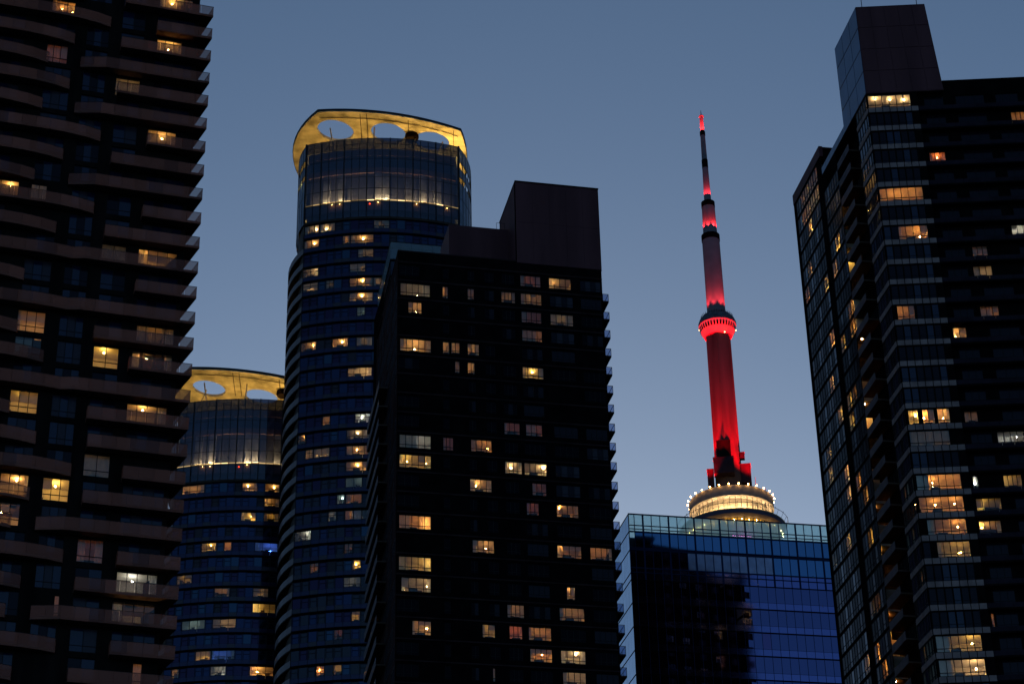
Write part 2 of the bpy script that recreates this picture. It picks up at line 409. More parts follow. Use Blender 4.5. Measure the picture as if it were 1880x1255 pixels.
    def rail(bal, F, s0, s1, z0, z1):
        n = max(1, round((s1-s0)/1.34))
        for i in range(n):
            piece('railing_panel', M['rail%d' % random.choice((0, 0, 1, 1, 2, 3))], root, bal, F, s0+(s1-s0)*i/n+.012, s0+(s1-s0)*(i+1)/n-.012, -.02, .0, z0, z1, cap=300)
    def balcony(k, pts, closed_wall):
        b = MB(); z = zs(k)
        b.prism([FB.w(s, n, 0).xy for s, n in pts], z-.24, z)
        o = b.build('balcony', M['soffit'], root)
        cap = MB()
        for (s0, n0), (s1, n1) in zip(pts, pts[1:]):
            if (s0, n0) in closed_wall and (s1, n1) in closed_wall: continue
            p = FB.w(s0, n0+.02, 0); q = FB.w(s1, n1+.02, 0); L = (q-p).length
            if L < .2: continue
            t = (q-p).normalized(); nn = Vector((t.y, -t.x))
            if nn.dot(FB.n) < -.3: nn = -nn
            if abs(nn.dot(FB.n)) <= .3 and nn.dot(FB.t) * (1 if s0 > -5 else -1) < 0: nn = -nn
            G = Frame(p, (t.x, t.y), nn)
            rail(o, G, 0, L, z-.28, z+1.06)
            cap.fbox(G, 0, L, -.035, .012, z+1.06, z+1.10)
        cap.build('handrail', M['metal'], o)
    for k in range(0, 28):
        y = tipy[k]
        ang = rs[k] < 0; s0 = FB.hit(abs(rs[k])/2.988, y+ -.18*(390-abs(rs[k])/2.988)*0 + 10)[0]
        c = math.tan(R_(99-90)); E0 = (-.9, -4.6)
        if ang: pts = [(s0-2.6, -1.13), (s0-2.6, -.75), (s0, 0), (0, 0), E0, (sc+.01, -4.6), (sc+.01, -1.13)]
        else: pts = [(s0, -1.13), (s0, 0), (0, 0), E0, (sc+.01, -4.6), (sc+.01, -1.13)]
        balcony(k, pts, {E0, (sc+.01, -4.6), (sc+.01, -1.13)})
        s1 = FB.hit(ls[k]/2.988, y - 14 + 0)[0]
        pts = [(sl, 0), (s1-5.2, 0), (s1-3.4, -.12), (s1-1.5, -.4), (s1, -.85), (s1+.05, -1.13), (sl, -1.13)]
        balcony(k, pts, {(s1+.05, -1.13), (sl, -1.13), (sl, 0) if 0 else None})
left_tower(); flush()

# ================================================================== MIDDLE TOWER: dark slab with a penthouse block
def middle_tower():
    F = Frame(vpt(1106, 540, 261.2), azd(77.8))
    cs, cz = F.hit(731, 461); es = F.hit(1104, 495)[0]
    F = F.shift(cs, 0); es -= cs; ztop = F.hit(1103, 497)[1]; zpar = F.hit(731, 461)[1]
    root = thing('residential_tower', 'black residential tower with a square penthouse block and scattered lit windows, centre', 'building', (F.o.x, F.o.y, 0))
    A = (2.728, 680, 310); B = (2.536, 660, 760)
    rows = zoomed(*A, [
        (750, 852, 490, 556, 4, ('r', .16), .3, []), (893, 1003, 500, 566, 4, ('w', .8), .3, [(906, 530)]), (138, 300, 580, 640, 5, ('n', .22), .4, [(235, 635)]),
        (362, 390, 597, 642, 2, ('w', .6), .4, []), (487, 520, 598, 648, 2, ('o', .3), .6, []), (656, 726, 616, 662, 4, ('w', .3), .3, []),
        (753, 857, 596, 662, 4, ('w', .6), .3, []), (190, 258, 680, 737, 3, ('o', .35), 0, [(230, 718)]), (757, 857, 700, 752, 4, ('r', .1), .5, []),
        (902, 1016, 708, 766, 4, ('n', .28), .5, []), (760, 861, 790, 846, 4, ('o', .32), .7, []), (138, 305, 860, 932, 5, ('w', .95), .2, [(222, 902)]),
        (363, 397, 878, 932, 2, ('w', .85), 0, []), (405, 448, 872, 933, 2, ('w', .9), .2, []), (487, 545, 876, 937, 3, ('w', .8), .4, []),
        (424, 448, 976, 1027, 1, ('o', .3), .5, []), (488, 524, 972, 1032, 2, ('w', .9), .2, []), (762, 868, 966, 1035, 4, ('y', 1.05), .2, [(810, 1006)])])
    rows += zoomed(*B, [
        (775, 852, 36, 84, 3, ('r', .28), .6, []), (675, 748, 55, 105, 3, ('r', .14), .3, []), (175, 333, 102, 170, 5, ('c', .62), .6, []),
        (173, 334, 193, 274, 5, ('w', .85), .2, [(222, 220), (205, 232), (312, 230)]), (390, 438, 115, 158, 3, ('r', .16), .3, []), (520, 617, 140, 186, 4, ('o', .5), .3, [(596, 163)]),
        (678, 758, 232, 286, 4, ('y', .8), .2, [(705, 250)]), (768, 872, 206, 273, 4, ('n', 1.15), 0, [(855, 243)]), (515, 617, 304, 371, 4, ('w', .75), .4, [(543, 333)]),
        (805, 871, 308, 362, 3, ('r', .18), .4, []), (779, 836, 413, 457, 3, ('r', .22), .3, []), (918, 1020, 402, 466, 4, ('o', .75), .2, [(930, 437)]),
        (172, 334, 474, 556, 5, ('o', .7), .55, [(308, 515)]), (527, 628, 592, 650, 4, ('w', .6), .3, [(588, 625)]), (921, 1034, 596, 656, 4, ('o', .65), .25, [(930, 631)]),
        (1075, 1178, 612, 666, 4, ('o', .65), .2, []), (170, 334, 671, 752, 5, ('y', .75), .4, [(320, 705)]), (195, 334, 769, 836, 4, ('o', .45), .2, [(208, 819), (315, 801)]),
        (965, 1004, 786, 849, 2, ('w', .8), .3, [(997, 809)]), (689, 768, 901, 960, 4, ('w', .6), .3, []), (932, 1048, 893, 951, 4, ('w', .6), .25, []),
        (246, 334, 966, 1042, 3, ('w', .6), .2, [(313, 997)]), (573, 633, 981, 1054, 2, ('y', .95), .3, []), (699, 760, 1002, 1060, 3, ('r', .4), .2, [(750, 1051)]),
        (788, 894, 978, 1042, 4, ('o', .8), .2, []), (795, 898, 1074, 1142, 4, ('o', .7), .15, [(850, 1119)]), (939, 1054, 1082, 1149, 4, ('y', .85), .3, [(1007, 1105)]),
        (948, 1056, 1184, 1252, 4, ('n', .6), .3, []), (622, 634, 1184, 1255, 1, ('y', .7), .8, [])])
    mids = []
    for r in rows:
        m = (r[2]+r[3])/2; r.append(F.hit((r[0]+r[1])/2, m)[1])
    # the first column and the right hand columns share floors
    ph = phase([r[-1] for r in rows], H)
    kz = lambda k: ph + H*k
    by = {}
    for r in rows:
        k = round((r[-1]-ph)/H); m = (r[2]+r[3])/2
        by.setdefault(k, []).append((F.hit(r[0], m)[0], F.hit(r[1], m)[0], r[4], r[5], r[6], r[7]))
    kt = int((zpar-1.2-ph)/H); kb = round((F.hit(900, 1255)[1]-6-ph)/H)
    ucol = [(A, 140, 245, 806, 3), (A, 575, 622, 750, 2), (A, 757, 857, 720, 4), (A, 902, 1018, 735, 4), (A, 1065, 1172, 930, 4), (A, 488, 522, 625, 2), (A, 660, 722, 640, 3), (A, 365, 395, 905, 1)]
    ucol = [(F.hit(z[1]+a/z[0], z[2]+y/z[0])[0], F.hit(z[1]+c/z[0], z[2]+y/z[0])[0], n) for z, a, c, y, n in ucol]
    fl = []; todo = []
    for k in range(kb, kt+1):
        zc = kz(k); used = []; ops = []
        for s0, s1, nx, l, cu, bl in by.get(k, []):
            if clash(s0, s1, used, .05): continue
            s0 = max(s0, .36); s1 = min(s1, es-.2); used.append((s0, s1)); big = s0 < 7 and s1 > 4 and s1 < 16
            o = (s0, s1, zc-(1.02 if big else .88), zc+.95); ops.append(o); todo.append((0, o, nx, l, cu, bl))
        for s0, s1, n in ucol:
            if not clash(s0, s1, used, .25) and random.random() < .85:
                s0 = max(s0, .15); s1 = min(s1, es-.2)
                o = (s0, s1, zc-.85, zc+.92); ops.append(o); todo.append((1, o, n, None, 0, []))
        fl.append((zc-1.2, zc+1.1, ops))
    b = wall(F, 0, es, 0, zpar, fl); b.build('wall', M['black'], root)
    for pri, (a, c, z0, z1), nx, l, cu, bl in sorted(todo, key=lambda q: q[0]):
        window(root, F, a, c, z0, z1, nx, .25, l, random.choice([['dark0'], ['dark0', 'dark1'], ['dark0']] if a < es*.55 else [['dark1'], ['dark0', 'dark1'], ['dark1', 'dark3'], ['dark0']]), bulbs=bl, curtain=cu, sill=.5, head=.15, smin=.36)
    # slab edge lines, a hand's breadth proud
    for k in range(kb, kt+1):
        q = MB(); q.fbox(F, 0, es, .003, .07, kz(k)+1.22, kz(k)+1.42); q.build('slab_edge', M['brick'], root)
    # left flank
    Lf = Frame(F.o, azd(-10.6)); Ls = Lf.hit(689.5, 800)[0]; zl = zpar
    kk = [kz(k) for k in range(kb, kt+1)]
    fl = []; td = []
    for z in kk:
        ops = []
        s = 1.0
        while s < Ls-2:
            if random.random() < .8: ops.append((s, s+1.5, z-1.0, z+1.0)); td.append((ops[-1], random.random()))
            s += 1.9
        fl.append((z-1.2, z+1.1, ops))
    wall(Lf, .345, Ls, 0, zl, fl, n0=-.1).build('side_wall', M['brick'], root)
    for i, ((a, c, z0, z1), q) in enumerate(td):
        l = (random.choice('woy'), random.uniform(.3, .9)) if q < .06 else None
        window(root, Lf, a, c, z0, z1, 2, 0, l, ['dark1', 'dark2'], depth=2.4, curtain=.3 if l else 0, n0=-.05)
    nb = 0
    for z in kk:
        if z > zl-12: continue
        q = MB(); q.fbox(Lf, Ls*.42, Ls-.1, .003, 1.25, z-1.42, z-1.2)
        o = q.build('balcony', M['soffit'], root)
        for i in range(6):
            a = Ls*.42+(Ls*.58-.1)*i/6; piece('railing_panel', M['rail_dark'], root, o, Lf, a+.02, a+(Ls*.58-.1)/6-.02, 1.26, 1.29, z-1.42, z-.25)
    # right hand balconies, seen end on
    for k in range(20):
        zt = 153.9 - H*k; q = MB(); ew = .92
        s1 = F.hit(1106+13+(k*36)*.042, 540+k*35)[0]; s1 = es+ew
        q.prism([F.w(es+.003, -.15, 0).xy, F.w(s1, -.15, 0).xy, F.w(s1, -5.6, 0).xy, F.w(es+.003, -5.6, 0).xy], zt-1.35, zt-1.12)
        o = q.build('balcony', M['brick'], root)
        q = MB()
        for s, n in ((s1-.03, -.18), (s1-.03, -2), (s1-.03, -3.8), (s1-.03, -5.5), (es+.06, -.18)): q.fbox(F, s-.03, s+.03, n-.03, n+.03, zt-1.12, zt)
        q.fbox(F, es+.003, s1, -.215, -.15, zt-.06, zt); q.fbox(F, s1-.06, s1+.002, -5.6, -.216, zt-.06, zt)
        q.build('handrail', M['metal'], o)
        piece('railing_panel', M['slabglass'], root, o, F, es+.1, s1-.08, -.19, -.17, zt-1.1, zt-.1)
    # core, roof, penthouse blocks
    c = MB(); c.prism([F.w(s, n, 0).xy for s, n in ((3.2, -3.4), (es-.005, -3.4), (es-.005, -24), (3.2, -24))], 0, zpar-.3)
    c.prism([F.w(s, n, 0).xy for s, n in ((.5, -.345), (es-.01, -.345), (es-.01, -24), (.5, -24))], zpar-.9, zpar-.3)
    c.prism([F.w(s, n, 0).xy for s, n in ((es-.35, -.345), (es-.01, -.345), (es-.01, -3.5), (es-.35, -3.5))], 0, zpar-1)
    c.build('core', M['black'], root)
    ps = F.hit(949, 480)[0]; pz = F.hit(1000, 338.5)[1]; pe = F.hit(1098, 352)[0]
    p = MB(); zb = ztop+.15; dep = 11.5
    n_ = 5
    p.fbox(F, ps, pe, -dep, -.05, zpar-.29, pz)
    p.build('penthouse_block', M['purple'], root)
    w = (pe-ps)/n_
    for i in range(n_):
        for j, (za, zb_) in enumerate(((zb, zb+(pz-zb)*.5), (zb+(pz-zb)*.5, pz-.25))):
            piece('cladding_panel', M['purple'], root, root, F, ps+w*i+.012, ps+w*(i+1)-.012, -.047, .02, za+.012, zb_-.012)
    q = MB(); q.fbox(F, ps-.05, pe+.05, -dep-.05, .06, pz, pz+.18); q.fbox(F, ps-.1, ps-.003, -.3, .03, zpar, pz-.002); q.build('coping', M['black'], root)
    q = MB(); a, zq = F.hit(824, 412, -6); e, _ = F.hit(919, 417, -6)
    q.fbox(F, a, ps-.004, -13, -6, zpar-.28, zq); q.build('plant_room', M['purple'], root)
    q = MB()
    for i in range(3): q.tube(F.w(ps-1.6+i*.6, -6.1, zq), F.w(ps-1.6+i*.6, -6.1, zq+1.1), .03)
    q.tube(F.w(ps-1.6, -6.1, zq+1.1), F.w(ps-.4, -6.1, zq+1.1), .03); q.build('roof_rail', M['metal'], root)
    # parapet with cap
    q = MB(); q.fbox(F, -.06, ps-.11, -.4, .07, zpar, zpar+.2); q.fbox(Lf, .41, Ls, -.3, .06, zl, zl+.2); q.build('parapet_cap', M['brick'], root)
middle_tower(); flush()

# ================================================================== TEAL TOWER: just its corner shows behind the middle tower
def teal_tower():
    F = Frame(vpt(717, 445, 288), azd(77.8)); z = F.hit(719, 444)[1]
    root = thing('glass_tower', 'teal glass tower corner peeking out behind the black residential tower', 'building', (F.o.x, F.o.y, 0))
    b = MB(); b.prism([F.w(s, n, 0).xy for s, n in ((.3, -.3), (22, -.3), (22, -20), (.3, -20))], 0, z-3.2); b.build('core', M['black'], root)
    Lf = Frame(F.o, azd(-10.6))
    for i in range(12): piece('parapet_panel', M['parapet'], root, root, F, i*1.7+.03, i*1.7+1.67, -.05, 0, z-3.1, z)
    for i in range(10): piece('parapet_panel', M['parapet'], root, root, Lf, i*1.7+.06, i*1.7+1.67, -.05, 0, z-3.1, z)
    q = MB(); q.fbox(F, 0, 20.4, -.08, .04, z, z+.12); q.fbox(Lf, .1, 17, -.08, .04, z, z+.12); q.build('parapet_rail', M['metal'], root)
    for k in range(14):
        zz = z-3.2-H*k
        q = MB(); q.fbox(F, 0, 22, -.3, .03, zz-.3, zz); q.fbox(Lf, .31, 20, -.3, .03, zz-.3, zz); q.build('slab_edge', M['concrete'], root)
        if k < 5:
            for i in range(3):
                window(root, F, .06+i*1.9, 1.9+i*1.9, zz-2.9, zz-.32, 2, .3, ('w', .5) if (k, i) in ((2, 0),) else None, ['blue3', 'dark2'] if 0 else ['dark2', 'dark3'], n0=-.1)
            for i in range(5): window(root, Lf, .35+i*1.9, 2.2+i*1.9, zz-2.9, zz-.32, 2, .3, None, ['dark2', 'dark3'], n0=-.1)
teal_tower(); flush()

# ================================================================== RIGHT TOWER: dark tower with pale spandrel panels and a slanted penthouse
def right_tower():
    C = vpt(1590, 170, 237.4)
    F = Frame(C, azd(92.2)); Lf = Frame(C, azd(-10.3))
    root = thing('condominium_tower', 'dark tower with rows of pale spandrel panels and a slanted rooftop block, right edge', 'building', (F.o.x, F.o.y, 0))
    A = (2.852, 1440, 0); B = (2.918, 1440, 430); D = (3.025, 1440, 840)
    zr = lambda k: 164.5 - H*k
    K = range(0, 32); PW = .955; bw = PW*7
    s_out = F.hit(1960, 600)[0] + 4
    lit = zoomed(*A, [(432, 660, 478, 552, 6, ('n', 1.0), .25, [(470, 490), (545, 488), (620, 490)]), (497, 730, 1000, 1062, 6, ('o', 1.25), .15, [(575, 1057), (600, 1056), (672, 1052)]),
        (601, 757, 1207, 1270, 4, ('o', 1.0), .2, [(710, 1240)])])
    lit += zoomed(*B, [(607, 702, 393, 467, 3, ('o', .8), .4, [(626, 460)]), (667, 722, 960, 1023, 2, ('w', 1.), 0, [(712, 965)]), (742, 808, 955, 1020, 2, ('o', 1.3), .3, [(748, 985)]),
        (822, 890, 952, 1018, 2, ('y', 1.1), .2, [(852, 985)]), (665, 890, 1070, 1135, 5, ('n', .18), .6, [])])
    lit += zoomed(*D, [(735, 985, 100, 183, 6, ('o', 1.0), .15, [(822, 140), (824, 160), (935, 155)]), (750, 1000, 225, 305, 6, ('o', 1.0), .1, [(838, 262), (945, 255)]),
        (795, 1015, 345, 422, 5, ('o', .55), .3, [(963, 383)]), (850, 1035, 475, 535, 5, ('y', .5), .2, [(970, 530), (980, 525)]),
        (845, 1102, 1005, 1085, 6, ('o', .6), .3, [(1043, 1030)]), (862, 1122, 1130, 1220, 6, ('o', 1.15), .1, [(1065, 1170)])])
    by = {}
    for x0, x1, y0, y1, nx, l, cu, bl in lit:
        m = (y0+y1)/2; z = F.hit((x0+x1)/2, m)[1]; k = round((164.5+1.45-z)/H)
        by.setdefault(k, []).append((max(.12, F.hit(x0, m)[0]), min(bw-.1, F.hit(x1, m)[0]), nx, l, cu, bl))
    fl = []; td = []
    for k in K:
        ops = []; z0, z1 = zr(k)+.44, zr(k)+2.5; used = []
        for q in by.get(k, []): ops.append((q[0], q[1], z0, z1)); td.append((0, ops[-1], *q[2:])); used.append(q[:2])
        for i in range(6):
            a, c = .12+i*PW, .12+(i+1)*PW-.1
            if not clash(a, c, used, 0): ops.append((a, c, z0, z1)); td.append((1, ops[-1], 1, None, 0, []))
        fl.append((zr(k)+.4, zr(k)+2.55, ops))
    zroof = zr(0)+2.75
    wall(F, 0, bw, 0, zroof, fl).build('wall', M['black'], root)
    for pri, (a, c, z0, z1), nx, l, cu, bl in sorted(td, key=lambda q: q[0]):
        window(root, F, a, c, z0, z1, nx, .22, l, ['dark1' if random.random() < .7 else 'dark2'], bulbs=bl, curtain=cu if nx < 6 else 0, sill=.5, head=.08, depth=3.1, smin=.36 if min(abs(z1-zr(k)-2.5) for k in (0, 5, 20)) > .1 else -1, openleft=nx == 6 and z1 > 0 and any(abs(z1-zr(k)-2.5) < .1 for k in (0, 5, 20)))
    for k in K:
        for i in range(7): piece('spandrel_panel', M['panelgrey'], root, root, F, i*PW+.05, (i+1)*PW-.05, .003, .07, zr(k)-.36, zr(k)+.36)
    # flank zones
    s1 = Lf.hit(1625, 666)[0]; s3a = Lf.hit(1600, 618)[0]; s3b = Lf.hit(1577, 662)[0]; s5 = Lf.hit(1457.5, 380)[0]
    s2 = s3a; s4 = s3b + (s3b-s3a)*.25
    far_z = Lf.hit(1456.5, 359)[1]; mid_z = Lf.hit(1548, 233)[1]
    print('right zones', s1, s3a, s3b, s4, s5, far_z, mid_z, zroof)
    s4z = Lf.hit(1503, 267)
    print('far block start', s4z)
    s4 = s3b; s4b = s4z[0]
    s1 = max(2.5, s1)
    # zone 1: corner room windows and panels
    n1 = max(2, round(s1/PW)); pw = s1/n1; fl = []; td = []
    for k in K:
        ops = []
        for i in range(n1):
            ops.append((i*pw+.06 + (.3 if i == 0 else 0), (i+1)*pw-.04, zr(k)+.44, zr(k)+2.5))
            td.append((ops[-1], k, i))
        fl.append((zr(k)+.4, zr(k)+2.55, ops))
    wall(Lf, .345, s1, 0, zroof, fl, n0=-.1).build('side_wall', M['black'], root)
    flit = {0: ('n', .9), 3: ('y', 1.2), 5: ('o', .7), 19: ('o', .9), 20: ('o', .85), 21: ('y', 1.5), 23: ('w', 2.), 26: ('y', 1.5), 27: ('y', 1.)}
    for (a, c, z0, z1), k, i in td:
        l = flit.get(k); l = l if l and (k in (0, 5, 20) or random.random() < .6) else None
        window(root, Lf, a, c, z0, z1, 1, .22, l, [random.choice(['dark1', 'dark2', 'dark2'])], depth=1.8, sill=.3, head=.05, n0=-.05, noroom=k in (0, 5, 20))
    for k in K:
        for i in range(n1): piece('side_panel', M['panelgrey'], root, root, Lf, i*pw+.05+(.08 if i == 0 else 0), (i+1)*pw-.05, .003, .07, zr(k)-.36, zr(k)+.36)
    # zone 2 recess, zone 3 balconies
    b = MB(); b.fbox(Lf, s1+.002, s2, -3.2, -2.4, 0, mid_z); b.fbox(Lf, s2+.002, s4, -3.2, -1.7, 0, mid_z-1.2)
    b.fbox(Lf, s1-.3, s1-.003, -2.4, -.345, 0, mid_z-.5)
    b.build('recess_wall', M['black'], root)
    kk = [k for k in range(0, 33) if zr(k) < mid_z-2]
    for k in kk:
        q = MB(); q.fbox(Lf, s2+.3, s4-.1, -1.69, -.05, zr(k)-.55, zr(k)-.35); o = q.build('balcony', M['soffit'], root)
        np_ = max(2, round((s4-s2-.4)/1.5)); w = (s4-s2-.4)/np_
        for i in range(np_): piece('railing_panel', M['panelbrown'], root, o, Lf, s2+.3+i*w+.02, s2+.3+(i+1)*w-.02, -.049, .0, zr(k)-.55, zr(k)+.55)
        if k in (2, 9, 17, 21, 24):
            window(root, Lf, s2+1, s2+4.2, zr(k)-.3, zr(k)+1.9, 3, .25, (random.choice('yow'), .8), n0=-1.62, depth=1.4, sill=.05, head=.1)
    for i in range(6):
        w = (s4b-s2)/6; piece('parapet_panel', M['blue3'], root, root, Lf, s2+i*w+.03, s2+(i+1)*w-.03, -.08, -.03, mid_z-1.2, mid_z)
    q = MB(); q.fbox(Lf, s1, s4b, -1.69, .02, mid_z-1.45, mid_z-1.203); q.build('roof_edge', M['concrete'], root)
    # zone 4: far glazed bay, taller
    gw = 1.02; ng = int((s5-s4)/gw); gw = (s5-s4)/ng
    fl = []; td = []
    kz = [far_z-1.9-H*j for j in range(0, 33)]
    for j, z in enumerate(kz):
        ops = []
        for i in range(0, ng-1, 2):
            o = (s4+i*gw+.03, s4+min(ng, i+2)*gw-.03, z-2.62, z-.12)
            if o[0] < s4b+.2 and o[3] > mid_z-1.5: continue
            ops.append(o); td.append((ops[-1], j, i))
        fl.append((z-2.75, z-.05, ops))
    lo = [(a, b_, [o for o in ops if o[1] < s4b+1]) for a, b_, ops in fl]; hi = [(a, b_, [o for o in ops if o[0] > s4b]) for a, b_, ops in fl]
    w_ = wall(Lf, s4b+.002, s5, 0, far_z, hi, n0=-.1); wall(Lf, s4+.002, s4b, 0, mid_z-1.46, [q for q in lo if q[1] < mid_z-1.5], n0=-.1, mb=w_); w_.build('side_wall', M['black'], root)
    q = MB(); q.fbox(Lf, s4b-.02, s5+.02, -.5, .05, far_z-1.6, far_z+.1); q.build('fascia', M['purple'], root)
    def spot(x, y): s, z = Lf.hit(x, y); return s, round((far_z-1.9-1.3-z)/H)
    hot = {}
    for x, y, r in [(1470, 370, 0), (1483, 355, 0), (1497, 330, 0), (1507, 320, 0), (1522, 470, 0), (1519, 492, 0), (1518, 515, 0), (1534, 472, 0), (1536, 500, 0), (1484, 540, 0), (1535, 625, 0), (1548, 610, 0), (1545, 745, 0), (1558, 725, 0),
                    (1568, 710, 0), (1528, 960, 0), (1533, 1040, 0), (1560, 895, 0), (1572, 868, 0), (1588, 1115, 0), (1600, 1100, 0), (1592, 1195, 0), (1606, 1190, 0), (1500, 345, 0), (1512, 340, 0)]:
        s, j = spot(x, y); hot[(j, round((s-s4)/gw/2-.5)*2)] = 1
    for (a, c, z0, z1), j, i in td:
        l = (random.choice('yyow'), random.uniform(4., 12.)) if (j, i) in hot or random.random() < ({0: .9, 1: .75, 2: .45, 3: .2}.get(j, .07) if c > s4b else .12) else None  # top rows: lit rooms added in place of yellow reflections in the glass
        window(root, Lf, a, c, z0, z1, 2, .3, l, random.choice([['dark0', 'dark0'], ['dark1', 'dark0'], ['dark0', 'dark3'], ['dark0'], ['dark2', 'dark0']]), depth=2.4, sill=.3, head=.1, n0=-.05)
    # right zone, set back behind balconies
    G = F.shift(0, -.85); zt = G.hit(1800, 148)[1]
    lit = zoomed(*A, [(765, 850, 820, 882, 3, ('r', .45), .3, [(800, 826)]), (1190, 1290, 590, 650, 4, ('o', .75), .3, []), (1197, 1290, 1212, 1272, 3, ('c', .9), .3, [(1225, 1236)])])
    lit += zoomed(*B, [(1013, 1095, 90, 158, 3, ('o', .7), .4, []), (1018, 1120, 195, 260, 3, ('n', 1.), .5, []), (1055, 1155, 405, 477, 3, ('o', .6), .6, []), (908, 982, 533, 592, 2, ('w', .9), .3, [(917, 548)]),
        (970, 1042, 980, 1040, 2, ('w', .4), .5, []), (1147, 1290, 1085, 1150, 4, ('c', .5), .6, [(1175, 1084), (1247, 1084)])])
    lit += zoomed(*D, [(1050, 1082, 130, 200, 1, ('c', .6), .5, [(1062, 142)]), (1222, 1325, 115, 193, 4, ('o', .55), .4, [(1228, 143)]), (1070, 1212, 243, 323, 4, ('y', .7), .5, [(1078, 262)]),
        (1086, 1212, 376, 450, 4, ('w', .9), .3, [(1097, 388)]), (1153, 1170, 893, 925, 1, ('o', .8), 0, [])])
    by = {}
    for x0, x1, y0, y1, nx, l, cu, bl in lit:
        m = (y0+y1)/2; s, z = G.hit((x0+x1)/2, m); k = round((164.5+1.45-z)/H)
        by.setdefault(k, []).append((G.hit(x0, m)[0], G.hit(x1, m)[0], nx, l, cu, bl))
    fl = []; td = []
    sR = s_out
    for k in K:
        ops = []; used = []; z0, z1 = zr(k)+.45, zr(k)+2.42
        if z1 > zt-.3: continue
        for q in by.get(k, []): ops.append((q[0], q[1], z0, z1)); td.append((0, ops[-1], *q[2:])); used.append(q[:2])
        for a, c in ((bw+1., bw+3.6), (bw+5.2, bw+9), (bw+10.5, bw+13.5)):
            if not clash(a, c, used, .2): ops.append((a, c, z0, z1)); td.append((1, ops[-1], 3, None, 0, []))
        fl.append((zr(k)+.1, zr(k)+2.5, ops))
    wall(G, bw-.4, sR, 0, zt, fl).build('wall', M['black'], root)
    for pri, (a, c, z0, z1), nx, l, cu, bl in sorted(td, key=lambda q: q[0]):
        window(root, G, a, c, z0, z1, nx, .25, l, ['dark1'], bulbs=bl, curtain=cu, sill=.3, head=.08)
    for k in K:
        if zr(k) > zt-3: continue
        q = MB(); q.fbox(F, bw+.02, sR, -.84, -.10, zr(k)-.42, zr(k)-.2); o = q.build('balcony', M['black'], root)
        w = 1.5; i = 0
        while bw+.02+(i+1)*w < sR: piece('railing_panel', M['rail_black'], root, o, F, bw+.02+i*w+.02, bw+.02+(i+1)*w-.02, -.098, -.07, zr(k)-.2, zr(k)+.42); i += 1
    # core
    c = MB(); c.prism([F.w(3.4, -3.4, 0).xy, F.w(sR, -5.2, 0).xy, F.w(sR, -30, 0).xy, Lf.w(s5, -3.6, 0).xy, Lf.w(s1, -3.6, 0).xy], 0, min(zt, mid_z)-.5)
    c.prism([F.w(3.4, -3.5, 0).xy, F.w(sR, -5.3, 0).xy, F.w(sR, -30, 0).xy, Lf.w(s2, -3.6, 0).xy, Lf.w(s1, -3.6, 0).xy], min(zt, mid_z, zroof)-.45, min(zt, mid_z, zroof)-.15)
    c.prism([Lf.w(s4b+.3, -.35, 0).xy, Lf.w(s5-.05, -.35, 0).xy, Lf.w(s5-.05, -10, 0).xy, Lf.w(s4b+.3, -10, 0).xy], far_z-.9, far_z-.2)
    c.build('core', M['black'], root)
    q = MB(); q.fbox(Lf, s4b+.002, s4b+.3, -9, -.51, mid_z-4, far_z); q.build('end_wall', M['black'], root)
    o = Lf.w(s5, -.35, 0); Rf = Frame((o.x, o.y), azd(92), azd(2)); fl = []; td = []
    for k in range(0, 26):
        z = far_z-3-H*k; ops = []
        for i in range(9):
            a = 1.2+i*3.6; ops.append((a, a+1.7, z-.5, z+.9)); td.append(ops[-1])
        fl.append((z-1.1, z+1.2, ops))
    wall(Rf, .36, sR-2, 0, far_z-.9, fl).build('rear_wall', M['black'], root)
    for a in td: window(root, Rf, *a, 3, .25, (random.choice('wyyn'), random.uniform(2., 7.)) if random.random() < .36 else None, ['dark1', 'dark3'], curtain=.3, depth=2.5)
    # penthouse block
    zb = zroof+.0
    f = [F.hit(1568, 13), F.hit(1697, 8), F.hit(1731, 155), F.hit(1590, 160)]
    dl = Lf.hit(1532, 85)[0]
    zt_ = (f[0][1]+f[1][1])/2
    def Q(u, v, back=0.):             # on the front: u across, v up
        s0 = .0; e0 = f[2][0]; e1 = f[1][0]
        s = s0 + (e0+(e1-e0)*v-s0)*u; p = F.w(s, 0, zb+(zt_-zb)*v); d = Lf.t*back
        return Vector((p.x+d.x, p.y+d.y, p.z))
    b = MB(); b.hexa([Q(0, 0), Q(1, 0), Q(1, 0, dl), Q(0, 0, dl), Q(0, 1), Q(1, 1), Q(1, 1, dl), Q(0, 1, dl)]); b.build('penthouse_block', M['purple'], root)
    off = Vector((F.n.x, F.n.y, 0))*.05
    for j in range(4):
        for i in range(5):
            e = .006; P = [Q(i/5+e, j/4+e), Q((i+1)/5-e, j/4+e), Q((i+1)/5-e, (j+1)/4-e), Q(i/5+e, (j+1)/4-e)]
            b = MB(); b.hexa([p+off*.1 for p in P]+[p+off for p in P]); b.build('cladding_panel', M['purple'], root)
    offl = Vector((Lf.n.x, Lf.n.y, 0))*.05; nl = 3
    for j in range(4):
        for i in range(nl):
            e = .006; B_ = lambda u, v: Q(0, v, dl*u)
            P = [B_(i/nl+e, j/4+e), B_((i+1)/nl-e, j/4+e), B_((i+1)/nl-e, (j+1)/4-e), B_(i/nl+e, (j+1)/4-e)]
            b = MB(); b.hexa([p+offl*.1 for p in P]+[p+offl for p in P]); b.build('side_cladding_panel', M['bluelit_panel'], root)
    for x, y in ((1583, 11), (1684, 8)):
        s, z = F.hit(x, y); b = MB(); b.tube(F.w(s, -.4, zt_), F.w(s, -.4, zt_+1.6), .05, 5); b.tube(F.w(s, -.4, zt_+1.6), F.w(s, -.4, zt_+2.4), .02, 5); b.build('antenna', M['metal'], root)
    q = MB(); q.fbox(G, f[2][0]+.1, sR, -.4, .06, zt, zt+.25); q.build('coping', M['black'], root)
